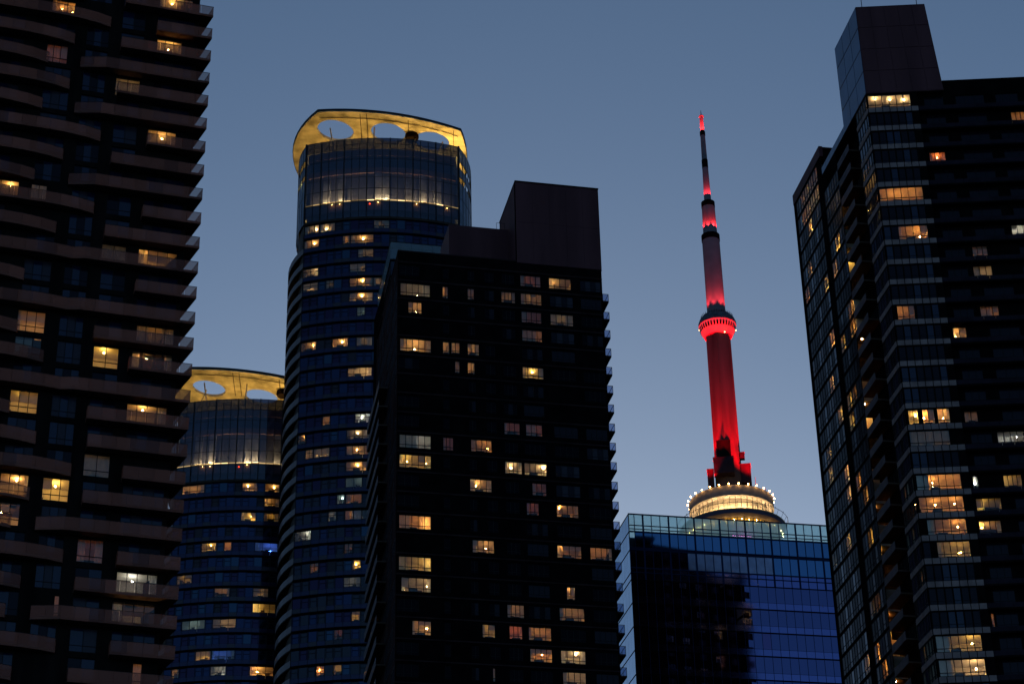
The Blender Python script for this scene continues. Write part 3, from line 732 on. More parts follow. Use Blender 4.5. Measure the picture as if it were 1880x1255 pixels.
M['panelgrey'] = pr('pale_spandrel', (.33, .225, .205), .6, spec=0., noise=.2, scale=.7)
M['panelbrown'] = pr('balcony_front_panel', (.11, .078, .085), .5, noise=.25, scale=.6)
M['rail_black'] = pr('smoked_railing', (.024, .016, .024), .5, noise=.3, scale=.4)
M['bluelit_panel'] = pr('blue_lit_side_panel', (.06, .10, .17), .3, metal=.7, noise=.15, scale=.3)  # bluish light on the block's left side, put into the panel colour
right_tower(); flush()

# ================================================================== ROUND TOWERS with lit gold canopies
def bez(p0, p1, p2, n): return [((1-t)**2*p0[0]+2*t*(1-t)*p1[0]+t*t*p2[0], (1-t)**2*p0[1]+2*t*(1-t)*p1[1]+t*t*p2[1]) for t in [i/n for i in range(n+1)]]
def round_tower(label, pc, az, zled, zfl, litrows, floors, holes, seed, can_parts, dark_strip=None, edge_lights=True):
    """pc: middle of the front chord; az: direction of the chord; zled: height of the lit ledge; zfl: a floor line."""
    rnd = random.Random(seed)
    G = Frame(pc, azd(az)); W = 13.75
    root = thing('round_tower', label, 'building', (pc[0], pc[1], 0), 'twin round towers with gold lit canopies')
    X = lambda u, v: (G.o + G.t*u - G.n*v)
    NB = 20
    front = bez((-W, 0), (0, -5.2), (W, 0), NB)
    bays = []
    for (u0, v0), (u1, v1) in zip(front, front[1:]):
        p = X(u0, v0); q = X(u1, v1); bays.append((Frame(p, q-p, None), (q-p).length))
    def bay_at(x, y):                  # which bay a sight line meets, and the height
        for i, (f, L) in enumerate(bays):
            s, z = f.hit(x, y)
            if -.001 <= s <= L+.001: return i, s/L, z
        return (0, 0., bays[0][0].hit(x, y)[1]) if bays[0][0].hit(x, y)[0] < 0 else (NB-1, 1., bays[-1][0].hit(x, y)[1])
    floorz = lambda k: zfl + H*k       # slab line heights
    by = {}
    for x0, x1, y0, y1, nx, l, cu, bl in litrows:
        m = (y0+y1)/2; i0, a, z = bay_at(x0, m); i1, b_, _ = bay_at(x1, m)
        k = math.floor((z-zfl)/H + .02)
        i0 = i0 if a < .6 else min(NB-1, i0+1); i1 = i1 if b_ > .4 else max(i0, i1-1)
        by.setdefault(k, []).append((i0, max(i0, i1), l, cu, bl))
    ktop = round((zled-2.6-zfl)/H); kbot = floors
    # body shell
    body = MB(); ins = 4.2
    back = [(W-1, 26), (-W+1, 26)]
    plan = [X(u, v+ins) for u, v in front[2:-2]] + [X(*p) for p in back]
    body.prism(plan, 0, floorz(ktop)+.2); body.build('core', M['black'], root)
    sideL = bez((-W, 0), (-W-7.2, 11), (-W+2, 26), 14); sideR = bez((W, 0), (W+5.5, 11), (W-2, 26), 14)
    inL = bez((-W+.02, .02), (-W-3.6, 10), (-W+2.5, 26), 14)
    inR = bez((W-.02, .02), (W+2.5, 10), (W-2.5, 26), 14)
    sw = MB()
    for arc in (inL, inR):
        for p, q in zip(arc, arc[1:]):
            a = X(*p); c = X(*q); cx = X(0, 13)
            sw.hexa([(a.x, a.y, 0), (c.x, c.y, 0), tuple(c+(cx-c)*.05)+(0,), tuple(a+(cx-a)*.05)+(0,), (a.x, a.y, floorz(ktop)), (c.x, c.y, floorz(ktop)), tuple(c+(cx-c)*.05)+(floorz(ktop),), tuple(a+(cx-a)*.05)+(floorz(ktop),)])
    sw.build('side_wall', M['brown2'], root)
    # floors on the front
    for k in range(ktop-1, kbot-1, -1):
        z = floorz(k); occ = {}
        for i0, i1, l, cu, bl in by.get(k, []):
            for i in range(i0, i1+1): occ[i] = None
            occ[i0] = (i1, l, cu, bl)
        sl = MB()
        for f, L in bays: sl.fbox(f, -.01, L+.01, -.5, .12, z-.22, z+.10)
        arc = [X(*p) for p in sideL]
        cx = X(0, 13)
        sl.build('slab_edge', M['black'], root)
        blk = rnd.random() < .3
        for i, (f, L) in enumerate(bays):
            if dark_strip and dark_strip[0] <= i <= dark_strip[1]: continue
            piece('spandrel_panel', M['span'] if rnd.random() < .8 else M['span2'], root, root, f, .03, L-.03, -.1, -.04, z+.12, z+.92)
            if i in occ:
                if occ[i] is None: continue
                i1, l, cu, bl = occ[i]
                p = bays[i][0].w(0, 0, 0).xy; q_, L1 = bays[i1]; q = q_.w(L1, 0, 0).xy
                ff = Frame(p, q-p); LL = (q-p).length
                window(root, ff, .03, LL-.03, z+.96, z+2.68, max(1, i1-i+1) + (1 if rnd.random() < .5 else 0), rnd.choice([.3, .3, .62, 0]), l, None, bulbs=bl, curtain=cu, depth=2.6, sill=.5, head=.03, n0=-.1, cap=290)
            else:
                pan = rnd.random()
                mm = M['blue1'] if pan < .42 else (M['blue2'] if pan < .78 else (M['blue3'] if pan < .9 else M['dark3']))
                if k < ktop-15 and rnd.random() < .5: mm = M['dark2']
                piece('pane', mm, root, root, f, .03, L-.03, -.12, -.08, z+.96, z+2.68)
                if (i+k//1) % 3 != 0:
                    q = (root.name, 'sash', M['metal'].name)
                    if q not in REST: REST[q] = (MB(), M['metal'], root)
                    r = REST[q][0]; c1, c2 = .14, L-.14
                    for aa in ((c1, c1+.07, z+1.0, z+2.62), (c2-.07, c2, z+1.0, z+2.62), (c1, c2, z+2.55, z+2.62), (c1, c2, z+1.9, z+1.97)): r.fbox(f, aa[0], aa[1], -.079, -.03, aa[2], aa[3])
            q = (root.name, 'mullion', M['metal'].name)
            if q not in REST: REST[q] = (MB(), M['metal'], root)
            REST[q][0].fbox(f, -.03, .03, -.13, 0, z+.1, z+2.72)
        # curved side balconies
        for arc_o, arc_i, nm in ((sideL, inL, 0), (sideR, inR, 1)):
            if nm == 1 and k < ktop-4: continue
            pts = [X(*p) for p in arc_o] + [X(*p) for p in arc_i[::-1]]
            if k < ktop-1 or nm:
                b = MB(); b.prism(pts, z-.2, z+.06); o = b.build('balcony', M['soffit2'], root)
                for p, q in zip(arc_o[:9], arc_o[1:10]):
                    a = X(*p); c = X(*q); t = c-a; nn = Vector((t.y, -t.x)).normalized()
                    if nn.dot(a-X(0, 13)) < 0: nn = -nn
                    ff = Frame(a, t, nn); piece('railing_panel', M['rail_round'], root, o, ff, .02, t.length-.02, -.04, 0, z+.06, z+1.15)
    # ---------------- crown
    zt = zled + CR['glass']; zroof = zt - 1.3
    z0 = floorz(ktop)
    cb = MB()
    drum = [X(u*.94, v+1.6) for u, v in front] + [X(*p) for p in bez((W*.94, 1.6), (W+2.2, 11), (W-3, 25), 10)[1:]] + [X(*p) for p in bez((-W*.94, 1.6), (-W-2.2, 11), (-W+3, 25), 10)[1:][::-1]]
    cb.prism(drum, z0-.2, zroof); cb.build('crown_drum', M['drum'], root)
    def bandring(name, m, zl, zh, off, d):
        b = MB()
        for f, L in bays: b.fbox(f, -.01, L+.01, off-d, off, zl, zh)
        b.build(name, m, root)
    g = CR['glass']
    bandring('bronze_band', M['brown'], zt-3.0, zt-1.5, -1.2, .39)
    bandring('bronze_band', M['brown'], zt-6.6, zt-5.5, -1.2, .39)
    bandring('ledge', M['crownc'], zled-.28, zled-.02, -.12, 1.47)
    bandring('bronze_band', M['brown'], zled-1.9, zled-.30, -.5, .6)
    bandring('cornice', M['brown2'], z0-.1, z0+.35, .18, .9)
    crows = [(z0+.4, zled-.32), (zled, zled+2.4), (zled+2.42, zled+4.8), (zled+4.82, zt-5.0+.6), (zt-4.4, zt-2.2), (zt-2.18, zt-1.2), (zt-1.18, zt)]
    for r, (za, zb) in enumerate(crows):
        for i, (f, L) in enumerate(bays):
            piece('screen_pane', M['slabglass' if r < 5 else 'topglass'], root, root, f, .02, L-.02, -.012, .012, za+.02, zb-.02)
    q = MB()
    for i, (f, L) in enumerate(bays):
        q.fbox(f, -.05, .05, -.12, .05, z0+.4, zt+.02)
        if i % 3 == 1: q.fbox(f, L-.09, L+.09, -.3, .12, z0+.4, zt+.05)
        for za, zb in crows: q.fbox(f, 0, L, -.05, .03, zb-.04, zb+.03)
    q.fbox(bays[0][0], -.15, .12, -.3, .15, z0+.4, zt+.1); q.fbox(bays[-1][0], bays[-1][1]-.12, bays[-1][1]+.15, -.3, .15, z0+.4, zt+.1)
    q.build('screen_frame', M['metal'], root)
    for i, (f, L) in enumerate(bays):
        q = MB(); q.fbox(f, .02, L-.02, -.11, -.04, zled-.16, zled-.03); q.build('ledge_light', lampmat('n', rnd.choice([.12, .3, .5, .8, 2.])), root)
    # side screens
    scL = bez((-W-.05, .1), (-W-4.6, 10), (-W+3, 25), 14); scR = bez((W+.05, .1), (W+5.6, 10), (W-1, 25), 14)
    for arc in (scL, scR):
        fr = MB()
        for p, q_ in zip(arc[:11], arc[1:12]):
            a = X(*p); c = X(*q_); t = c-a; nn = Vector((t.y, -t.x)).normalized()
            if nn.dot(a-X(0, 13)) < 0: nn = -nn
            ff = Frame(a, t, nn)
            for za, zb in ((z0+.4, zled+2.4), (zled+2.42, zt-7.4), (zt-6.2, zt-4.4), (zt-3., zt)):
                piece('side_screen', M['sidescreen'], root, root, ff, .03, t.length-.03, -.02, .02, za, zb)
            fr.fbox(ff, -.05, .05, -.1, .05, z0+.4, zt)
            for zz in (zled+2.41, zt-7.4, zt-6.2, zt-4.4, zt-3., zt): fr.fbox(ff, 0, t.length, -.06, .04, zz-.06, zz+.05)
            fr.fbox(ff, 0, t.length, -1.4, -.3, zled-.28, zled-.02)
        fr.build('screen_frame', M['metal'], root)
    # ledge up-lights
    for i in range(NB):
        f, L = bays[i]; st = rnd.choice([.8, 1.6, 2.6]) if i in (2, 4, 9, 10, 13, 15, 17) else rnd.choice([0., 0., .05, .12]); bulb(root, f.w(L*rnd.uniform(.4, .6), -.8, zled+.1),   .06, 'n', 2600*st, 'ledge_lamp')
        if i in (3, 4, 9, 14, 18): bulb(root, f.w(L*.5, -.3, zled-.42), .04, 'y', 160, 'ledge_lamp')
    for arc in (scL, scR):
        for j in (1, 3, 5): a = X(*arc[j]); a = a+(X(0, 13)-a)*.08; bulb(root, Vector((a.x, a.y, zled+.2)), .12, 'y', 110, 'ledge_lamp')
    # roof lamps lighting the canopy
    for u, v, st in ((-12, 5, .5), (-4, 3.6, .9), (4.9, 3.4, 1.), (11.8, 2.6, 1.5), (-14, 12, .9), (13.4, 9, .8)):
        p = X(u, v+.6); bulb(root, Vector((p.x, p.y, zroof+rnd.uniform(.3, .9))), .3, 'g', 400*st, 'roof_lamp')
    # canopy: a tilted concrete plate with round openings, held on raking props
    zc = lambda u: zled + CR['canL'] + (CR['canR']-CR['canL'])*(u+11.9)/26.1
    outline = [(-11.9, 0.)] + bez((-11.9, 0), (1.5, -4.3), (14.2, .3), 16)[1:] + bez((14.2, .3), (16.6, 8), (15, 22), 10)[1:] + bez((15, 22), (0, 26), (-15.5, 25), 8)[1:] + bez((-15.5, 25), (-20., 12), (-11.9, 0), 12)[1:-1]
    cu = bpy.data.curves.new('plate', 'CURVE'); cu.dimensions = '2D'; cu.fill_mode = 'BOTH'; cu.extrude = .25
    def spl(pts):
        s = cu.splines.new('POLY'); s.points.add(len(pts)-1); s.use_cyclic_u = True
        for p, (a, b_) in zip(s.points, pts): p.co = (a, b_, 0, 1)
    spl(outline)
    for (u, v, r) in holes: spl([(u+r*math.cos(2*math.pi*i/32), v+r*math.sin(2*math.pi*i/32)) for i in range(32)])
    tmp = bpy.data.objects.new('plate_tmp', cu); COL.objects.link(tmp); dg = bpy.context.evaluated_depsgraph_get()
    me = bpy.data.meshes.new_from_object(tmp.evaluated_get(dg)); bpy.data.objects.remove(tmp)
    for vx in me.vertices:
        u, v, w = vx.co; p = X(u, v); vx.co = (p.x, p.y, zc(u)+w+.35 - .0*v)
    me.materials.clear(); me.materials.append(M['crownc']); link('canopy', me, root)
    q = MB(); oo = outline
    for p, p2 in zip(oo, oo[1:]+oo[:1]):
        a = X(*p); c = X(*p2); t = c-a
        if t.length < .01: continue
        nn = Vector((t.y, -t.x)).normalized()
        if nn.dot(a-X(0, 12)) < 0: nn = -nn
        q.hexa([(a.x, a.y, zc(p[0])+.3), (c.x, c.y, zc(p2[0])+.3), (c.x+nn.x*.12, c.y+nn.y*.12, zc(p2[0])+.3), (a.x+nn.x*.12, a.y+nn.y*.12, zc(p[0])+.3),
                (a.x, a.y, zc(p[0])+.66), (c.x, c.y, zc(p2[0])+.66), (c.x+nn.x*.12, c.y+nn.y*.12, zc(p2[0])+.66), (a.x+nn.x*.12, a.y+nn.y*.12, zc(p[0])+.66)])
    q.build('canopy_rim', M['metal'], root)
    q = MB()
    for u in (-4.2, -3.0, 4.6, 12.9):
        a0 = -2.2 + abs(u)/14*2.5; 
        for (va, vb) in ((a0+.1, a0+9.5),):
            pa, pb = X(u, va), X(u+.25, vb); dn = (X(u+.05, va)-X(u, va))*1.2; z_ = zc(u)-.03
            q.hexa([(*(pa-dn), z_-.03), (*(pa+dn), z_-.03), (*(pb+dn), z_-.03), (*(pb-dn), z_-.03), (*(pa-dn), z_+.02), (*(pa+dn), z_+.02), (*(pb+dn), z_+.02), (*(pb-dn), z_+.02)])
    arc2 = bez((-11.6, 1.7), (1.5, -2.3), (13.8, 1.9), 22)
    for p, p2 in zip(arc2, arc2[1:]):
        a, c = X(*p), X(*p2); dn = (X(p[0], p[1]+.05)-a)
        q.hexa([(*(a-dn), zc(p[0])-.05), (*(a+dn), zc(p[0])-.05), (*(c+dn), zc(p2[0])-.05), (*(c-dn), zc(p2[0])-.05), (*(a-dn), zc(p[0])+.02), (*(a+dn), zc(p[0])+.02), (*(c+dn), zc(p2[0])+.02), (*(c-dn), zc(p2[0])+.02)])
    q.build('canopy_joint', M['brown2'], root)
    for i in (2, 4, 9, 10, 13, 15, 17):
        f, L = bays[i]; q = MB(); q.fbox(f, L*.06, L*.97, -1.7, -1.3, zled, zt-6.65); q.build('light_catch_strip', M['crownc'], root)  # pale strips added behind the glass to catch the ledge lamps' light
    # folded end wall under the right end, and props
    e0, e1 = (14.15, .5), (15.6, 8.5); a = X(*e0); c = X(*e1); c0 = X(14.9, 9)
    q = MB(); q.hexa([(X(14.3, 1.2).x, X(14.3, 1.2).y, zt-1), (c0.x, c0.y, zt-2.5), tuple(c0+(X(0, 10)-c0)*.03)+(zt-2.5,), tuple(X(14.0, 1.4))+(zt-1,),
                      (a.x, a.y, zc(14)), (c.x, c.y, zc(15)), tuple(c+(X(0, 10)-c)*.03)+(zc(15),), tuple(a+(X(0, 10)-a)*.03)+(zc(14),)])
    
    for (u0, v0, u1, v1) in ((-8.6, 1.4, -9.8, 3.6), (-1.8, .2, -1.6, 1.5), (4.5, .4, 6.2, 2.6), (9.5, 1.5, 11, 3.4), (-11.5, 2.5, -9.5, 6.5)):
        a = X(u0, v0+1); c = X(u1, v1+1); q = MB(); q.tube((a.x, a.y, zroof), (c.x, c.y, zc(u1)+.02), .13, 8); q.build('prop', M['crownc'], root)
    p = X(5.3, 3.4); q = MB(); q.lathe((p.x, p.y), [(1.15, zc(5.3)-1.0), (1.3, zc(5.3)-.5), (1.25, zc(5.3)-.02)], 16); q.build('exhaust_drum', M['black'], root)
    bulb(root, bays[8][0].w(.6, .1, zled-1.0), .16, 'x', 2.5, 'warning_lamp').data.materials  # small red aircraft light
    return root
M['topglass'] = glass('smoked_parapet_glass', .40, (.03, .035, .05), .04, .03, (.6, .65, .8))
M['brown2'] = pr('dark_bronze', (.05, .036, .03), .6, noise=.2, scale=.4)
M['drum'] = pr('crown_inner_cladding', (.20, .18, .16), .6, noise=.35, scale=.25, streak=True)
M['span'] = pr('violet_spandrel', (.025, .022, .06), .12, metal=.5)
M['span2'] = pr('brown_spandrel', (.035, .025, .035), .25, metal=.3)
M['soffit2'] = pr('balcony_soffit', (.035, .022, .018), .8)
M['rail_round'] = glass('curved_railing_glass', .12, (.26, .20, .20), .04, .12, (1, 1, 1), .42)
M['sidescreen'] = glass('side_screen_glass', .25, (.05, .08, .14), .12, .04, (.6, .75, 1.), .8)
CR = {}
d1 = 320.3
PC1 = vpt(701.5, 372, d1)
AZ1 = 86.6
def rise(x, y, d): return vpt(x, y, d).z
zled1 = rise(562, 372.5, 319.6)
CR['glass'] = rise(563.5, 261, 319.7)-zled1
CR['canL'] = rise(583, 203, 320.0)-zled1; CR['canR'] = rise(850, 238, 320.5)-zled1-.3
Z = (3.921, 500, 360)
L1 = zoomed(*Z, [(232, 330, 170, 262, 2, ('n', .75), .3, [(320, 222)]), (338, 460, 165, 256, 3, ('n', .5), .4, [(390, 197)]), (228, 328, 290, 365, 2, ('w', .7), .3, [(303, 335)]), (520, 546, 275, 345, 1, ('w', .7), .4, []),
    (585, 708, 272, 345, 2, ('w', .75), .3, [(655, 290)]), (640, 704, 375, 442, 1, ('n', .2), .5, []), (222, 322, 500, 575, 2, ('n', .65), .4, [(318, 535)]), (580, 640, 478, 565, 1, ('n', .25), .7, []),
    (215, 312, 612, 688, 2, ('n', .6), .4, [(270, 640)]), (577, 705, 580, 655, 2, ('w', .8), .3, [(650, 600)]), (715, 800, 575, 655, 1, ('n', .25), .5, []), (400, 455, 595, 668, 1, ('n', .14), .5, []),
    (580, 706, 684, 755, 2, ('w', .7), .4, [(645, 700)]), (590, 632, 788, 860, 1, ('t', .3), .6, []), (205, 305, 1030, 1106, 2, ('w', .75), .3, [(300, 1035)]), (445, 565, 1010, 1085, 2, ('w', .9), .3, [(505, 1025)]), (590, 695, 1005, 1078, 2, ('n', .16), .5, []),
    (755, 845, 170, 250, 2, ('n', .1), .5, [])])
L1 += zoomed(3.921, 490, 660, [(608, 728, 40, 122, 2, ('n', .95), .3, []), (665, 733, 377, 450, 1, ('c', .6), .5, [(683, 380)]), (420, 465, 395, 468, 1, ('w', .3), .2, []), (600, 730, 488, 570, 2, ('w', .3), .5, [(655, 495)]), (738, 772, 482, 560, 1, ('w', .6), .3, []),
    (225, 292, 520, 590, 1, ('w', .4), .2, [(278, 555)]), (328, 462, 612, 700, 2, ('n', .95), .3, [(392, 665)]), (257, 325, 635, 700, 1, ('n', .2), .3, []), (595, 730, 603, 685, 2, ('w', .4), .4, [(650, 612)]), (735, 768, 597, 680, 1, ('t', .9), .5, []),
    (592, 716, 710, 798, 2, ('w', .75), .3, [(655, 718)]), (592, 652, 825, 870, 1, ('t', .25), .6, []), (512, 582, 945, 1020, 1, ('t', .3), .3, [(545, 955)]), (588, 650, 945, 1028, 1, ('o', .35), .5, []), (455, 506, 1060, 1150, 1, ('c', .4), .5, []), (585, 648, 1060, 1150, 1, ('o', .9), .4, []), (655, 728, 1055, 1140, 1, ('c', .55), .3, []),
    (203, 312, 1205, 1275, 2, ('c', .75), .3, [(305, 1245)])])
L1 += zoomed(4.254, 480, 960, [(690, 786, 256, 360, 1, ('y', .95), .3, [(740, 270)]), (415, 468, 290, 372, 1, ('o', .3), .4, []), (673, 735, 390, 470, 1, ('c', .22), .4, []), (693, 737, 655, 748, 1, ('y', .8), .3, []), (825, 880, 800, 870, 1, ('o', .5), .6, []), (400, 455, 1108, 1200, 1, ('y', .5), .4, [(438, 1115)]),
    (535, 563, 1120, 1190, 1, ('o', .4), .3, []), (822, 852, 1100, 1190, 1, ('w', .5), .4, []), (560, 600, 870, 900, 1, ('r', .1), .4, []), (660, 720, 140, 240, 1, ('o', .12), .6, [])])
zf1 = rise(650, 508, 318.2)
def hole(x, y, rp, G0, AZ, W_, zled):
    # the picture point of an opening's centre on the tilted plate -> plan position
    G = Frame(G0, azd(AZ)); z = zled + (CR['canL']+CR['canR'])/2
    for _ in range(6):
        v = ray(x, y); k = (z+.35-CZ)/v.z; p = (v*k).xy - G.o; u = p.dot(G.t); w = -p.dot(G.n)
        z = zled + CR['canL'] + (CR['canR']-CR['canL'])*(u+11.9)/26.1
    return (u, w, rp*(v*k).length/FPX)
holes1 = [hole(x, y, r, PC1, AZ1, 13.75, zled1) for x, y, r in ((616, 238, 33), (713, 243, 32), (793, 259, 32))]
print('holes', holes1, 'CR', CR, 'zled', zled1)
kb1 = math.floor((rise(620, 1255, 318)-zf1)/H)-2
round_tower('tall round glass tower with a gold lit canopy of round openings on its roof', PC1, AZ1, zled1, zf1, L1, kb1, holes1, 3, True)
flush()
d2 = 358.5
PC2 = vpt(353, 678, d2); _g = azd(AZ1-2); PC2 = Vector((PC2.x+_g.x*11.9, PC2.y+_g.y*11.9, 0))
zled2 = rise(353, 679, d2) - CR['canL']
L2 = zoomed(3.348, 300, 880, [(125, 255, 22, 85, 3, ('w', .8), .3, []), (495, 582, 28, 98, 2, ('w', .7), .2, [(520, 32)]), (640, 690, 40, 108, 1, ('w', .8), .2, [(680, 50)]), (610, 687, 130, 194, 2, ('w', .6), .4, [(633, 142)]), (460, 585, 208, 275, 3, ('y', .75), .3, [(540, 220)]), (610, 686, 215, 282, 2, ('w', .6), .4, []),
    (257, 335, 377, 460, 2, ('y', .8), .2, [(295, 402)]), (362, 420, 380, 462, 1, ('o', .6), .3, [(400, 445)]), (585, 680, 400, 460, 2, ('b', 1.1), .3, [(655, 440)]), (93, 152, 580, 636, 1, ('y', .7), .2, []), (335, 397, 670, 735, 1, ('w', .45), .3, []), (568, 660, 674, 742, 2, ('y', .6), .5, []), (562, 664, 768, 840, 2, ('y', .65), .5, [(570, 790)]),
    (138, 232, 850, 916, 2, ('t', .35), .4, []), (325, 427, 852, 916, 2, ('n', .45), .5, []), (218, 305, 1038, 1110, 2, ('y', .9), .3, [(262, 1045)]), (315, 420, 1038, 1110, 2, ('b', .6), .2, []), (308, 376, 1145, 1210, 1, ('c', .6), .4, []), (547, 652, 1145, 1222, 2, ('w', .8), .2, [(575, 1180)]), (58, 112, 1145, 1200, 1, ('w', .5), .4, [])])
zf2 = rise(410, 880+112/3.348, d2-2)
holes2 = [hole(x, y, r, PC2, AZ1-2, 13.75, zled2) for x, y, r in ((384, 711, 30), (480, 727, 30))]
holes2.append((holes2[1][0]+(holes2[1][0]-holes2[0][0]), holes2[1][1]+.6, holes2[1][2]))
kb2 = math.floor((rise(420, 1255, 357)-zf2)/H)-2
round_tower('shorter round glass tower with gold canopy, half hidden behind the wavy apartment tower', PC2, AZ1-2, zled2, zf2, L2, kb2, holes2, 11, False, dark_strip=None)
flush()

# ================================================================== OFFICE BLOCK of blue glass
def office():
    F0 = Frame(vpt(1500, 1080, 333.6), azd(78.6)); s0, zt = F0.hit(1153, 942)
    F = F0.shift(s0, 0); Lf = Frame(F.o, azd(-12.5))
    root = thing('office_building', 'blue glass office block with a pale glass parapet below the red broadcast tower', 'building', (F.o.x, F.o.y, 0))
    zx = lambda v: F.hit(1110+830/3.747, 920+v/3.747)[1]
    c0 = F.hit(1110+205/3.747, 920+150/3.747)[0]; cN = F.hit(1110+1515/3.747, 920+220/3.747)[0]; cw = (cN-c0)/22.5
    cols = [.04, c0] + [c0+cw*i for i in range(1, 29)]
    zt = zx(122); rows = [zt, zx(200), zx(243), zx(352), zx(366), zx(488), zx(520)]
    zf = [zx(568)]; h = (zx(568)-zx(1212))/4
    end = cols[-1]; dep = 26
    core = MB(); core.prism([F.w(s, n, 0).xy for s, n in ((.5, -.6), (end, -.6), (end, -dep), (.5, -dep))], 0, rows[2]-1.2); core.build('core', M['officecore'], root)
    def row(za, zb, mf, nm='glass_panel', th=.06):
        for i, (a, b) in enumerate(zip(cols, cols[1:])):
            piece(nm, mf(i), root, root, F, a+.03, b-.03, -.12, -.12+th, za+.03, zb-.03)
    rr = random.Random(5)
    row(rows[1], rows[0]-.1, lambda i: M['parapet2'], 'parapet_panel'); row(rows[2]+.05, rows[1], lambda i: M['parapet2'], 'parapet_panel')
    row(rows[3], rows[2], lambda i: M['office3'] if 1 <= i else M['parapet2'])
    row(rows[4], rows[3], lambda i: M['bluemetal'])
    row(rows[5], rows[4], lambda i: M['officepale'] if 7 <= i <= 16 else (M['office4'] if i < 7 else M['office3']))
    row(rows[6], rows[5], lambda i: M['office2'])
    z = rows[6]
    zline = zf[0]; row(zline, z, lambda i: M['office2'])
    z = zline
    for k in range(16):
        zn = zline-h*(k+1); band = h*.29
        row(zn+band, z-.16, lambda i: M['office1'] if rr.random() < .93 else M['office4']); row(zn+.04, zn+band, lambda i: M['office2'])
        q = MB(); q.fbox(F, 0, end, -.14, -.04, z-.16, z+.02); q.build('slab_edge', M['black'], root)
        z = zn
    q = MB()
    for i, c in enumerate(cols):
        big = i % 3 == 2; w = .13 if big else .055
        q.fbox(F, c-w, c+w, -.16, .05 if big else .0, zline-h*0-.0, zt-.02)
        q.fbox(F, c-.035, c+.035, -.16, -.03, 0, zline-.003)
    for zz, t in ((rows[0]-.06, .1), (rows[1], .06), (rows[2], .12), (rows[2]+.5, .05), (rows[3], .08), (rows[4]-.02, .07), (rows[5], .09), (rows[6], .06)): q.fbox(F, 0, end, -.15, .035, zz-t, zz+t)
    q.build('mullion_grid', M['bluemetal'], root)
    q = MB()
    z = zt; W2 = 1.9
    fz = [zt-.1, rows[2], rows[4], rows[6], zline] + [zline-h*(k+1) for k in range(16)]
    for za, zb in zip(fz, fz[1:]):
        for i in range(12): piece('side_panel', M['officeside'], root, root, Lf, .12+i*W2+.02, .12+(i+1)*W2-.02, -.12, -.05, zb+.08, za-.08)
    for zz in fz: q.fbox(Lf, .06, 23, -.16, -.02, zz-.1, zz+.1)
    q.fbox(Lf, 0.02, .11, -.12, .03, 0, zt); q.build('side_frame', M['black'], root)
    b = MB(); b.fbox(Lf, .3, 23, -1.2, -.2, 0, rows[2]-1); b.build('side_wall', M['officecore'], root)
    # pink lamps on the terrace behind the glass
    for i in range(9):
        s, zz = F.hit(1346+i*4, 982.5+i*.2, -1.2); bulb(root, F.w(s, -1.2, zz), .07, 'p', 9, 'pink_lamp')
LAMPC['p'] = (1., .12, .55)

M['parapet2'] = frosted('frosted_parapet_glass', .60, (.76, .93, .98), (.62, .90, .98))
M['officecore'] = pr('office_core', (.03, .03, .035), .7)
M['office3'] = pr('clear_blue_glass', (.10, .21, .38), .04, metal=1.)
M['office4'] = pr('mauve_tinted_glass', (.12, .10, .24), .05, metal=1.)
M['officepale'] = pr('blind_backed_glass', (.34, .36, .50), .25, metal=.6, noise=.25, scale=.35)
M['officeside'] = pr('sky_sheen_side_glass', (.42, .55, .70), .12, metal=.85, noise=.1, scale=.3)  # grazing sky reflection on this side put into a paler base colour
office(); flush()

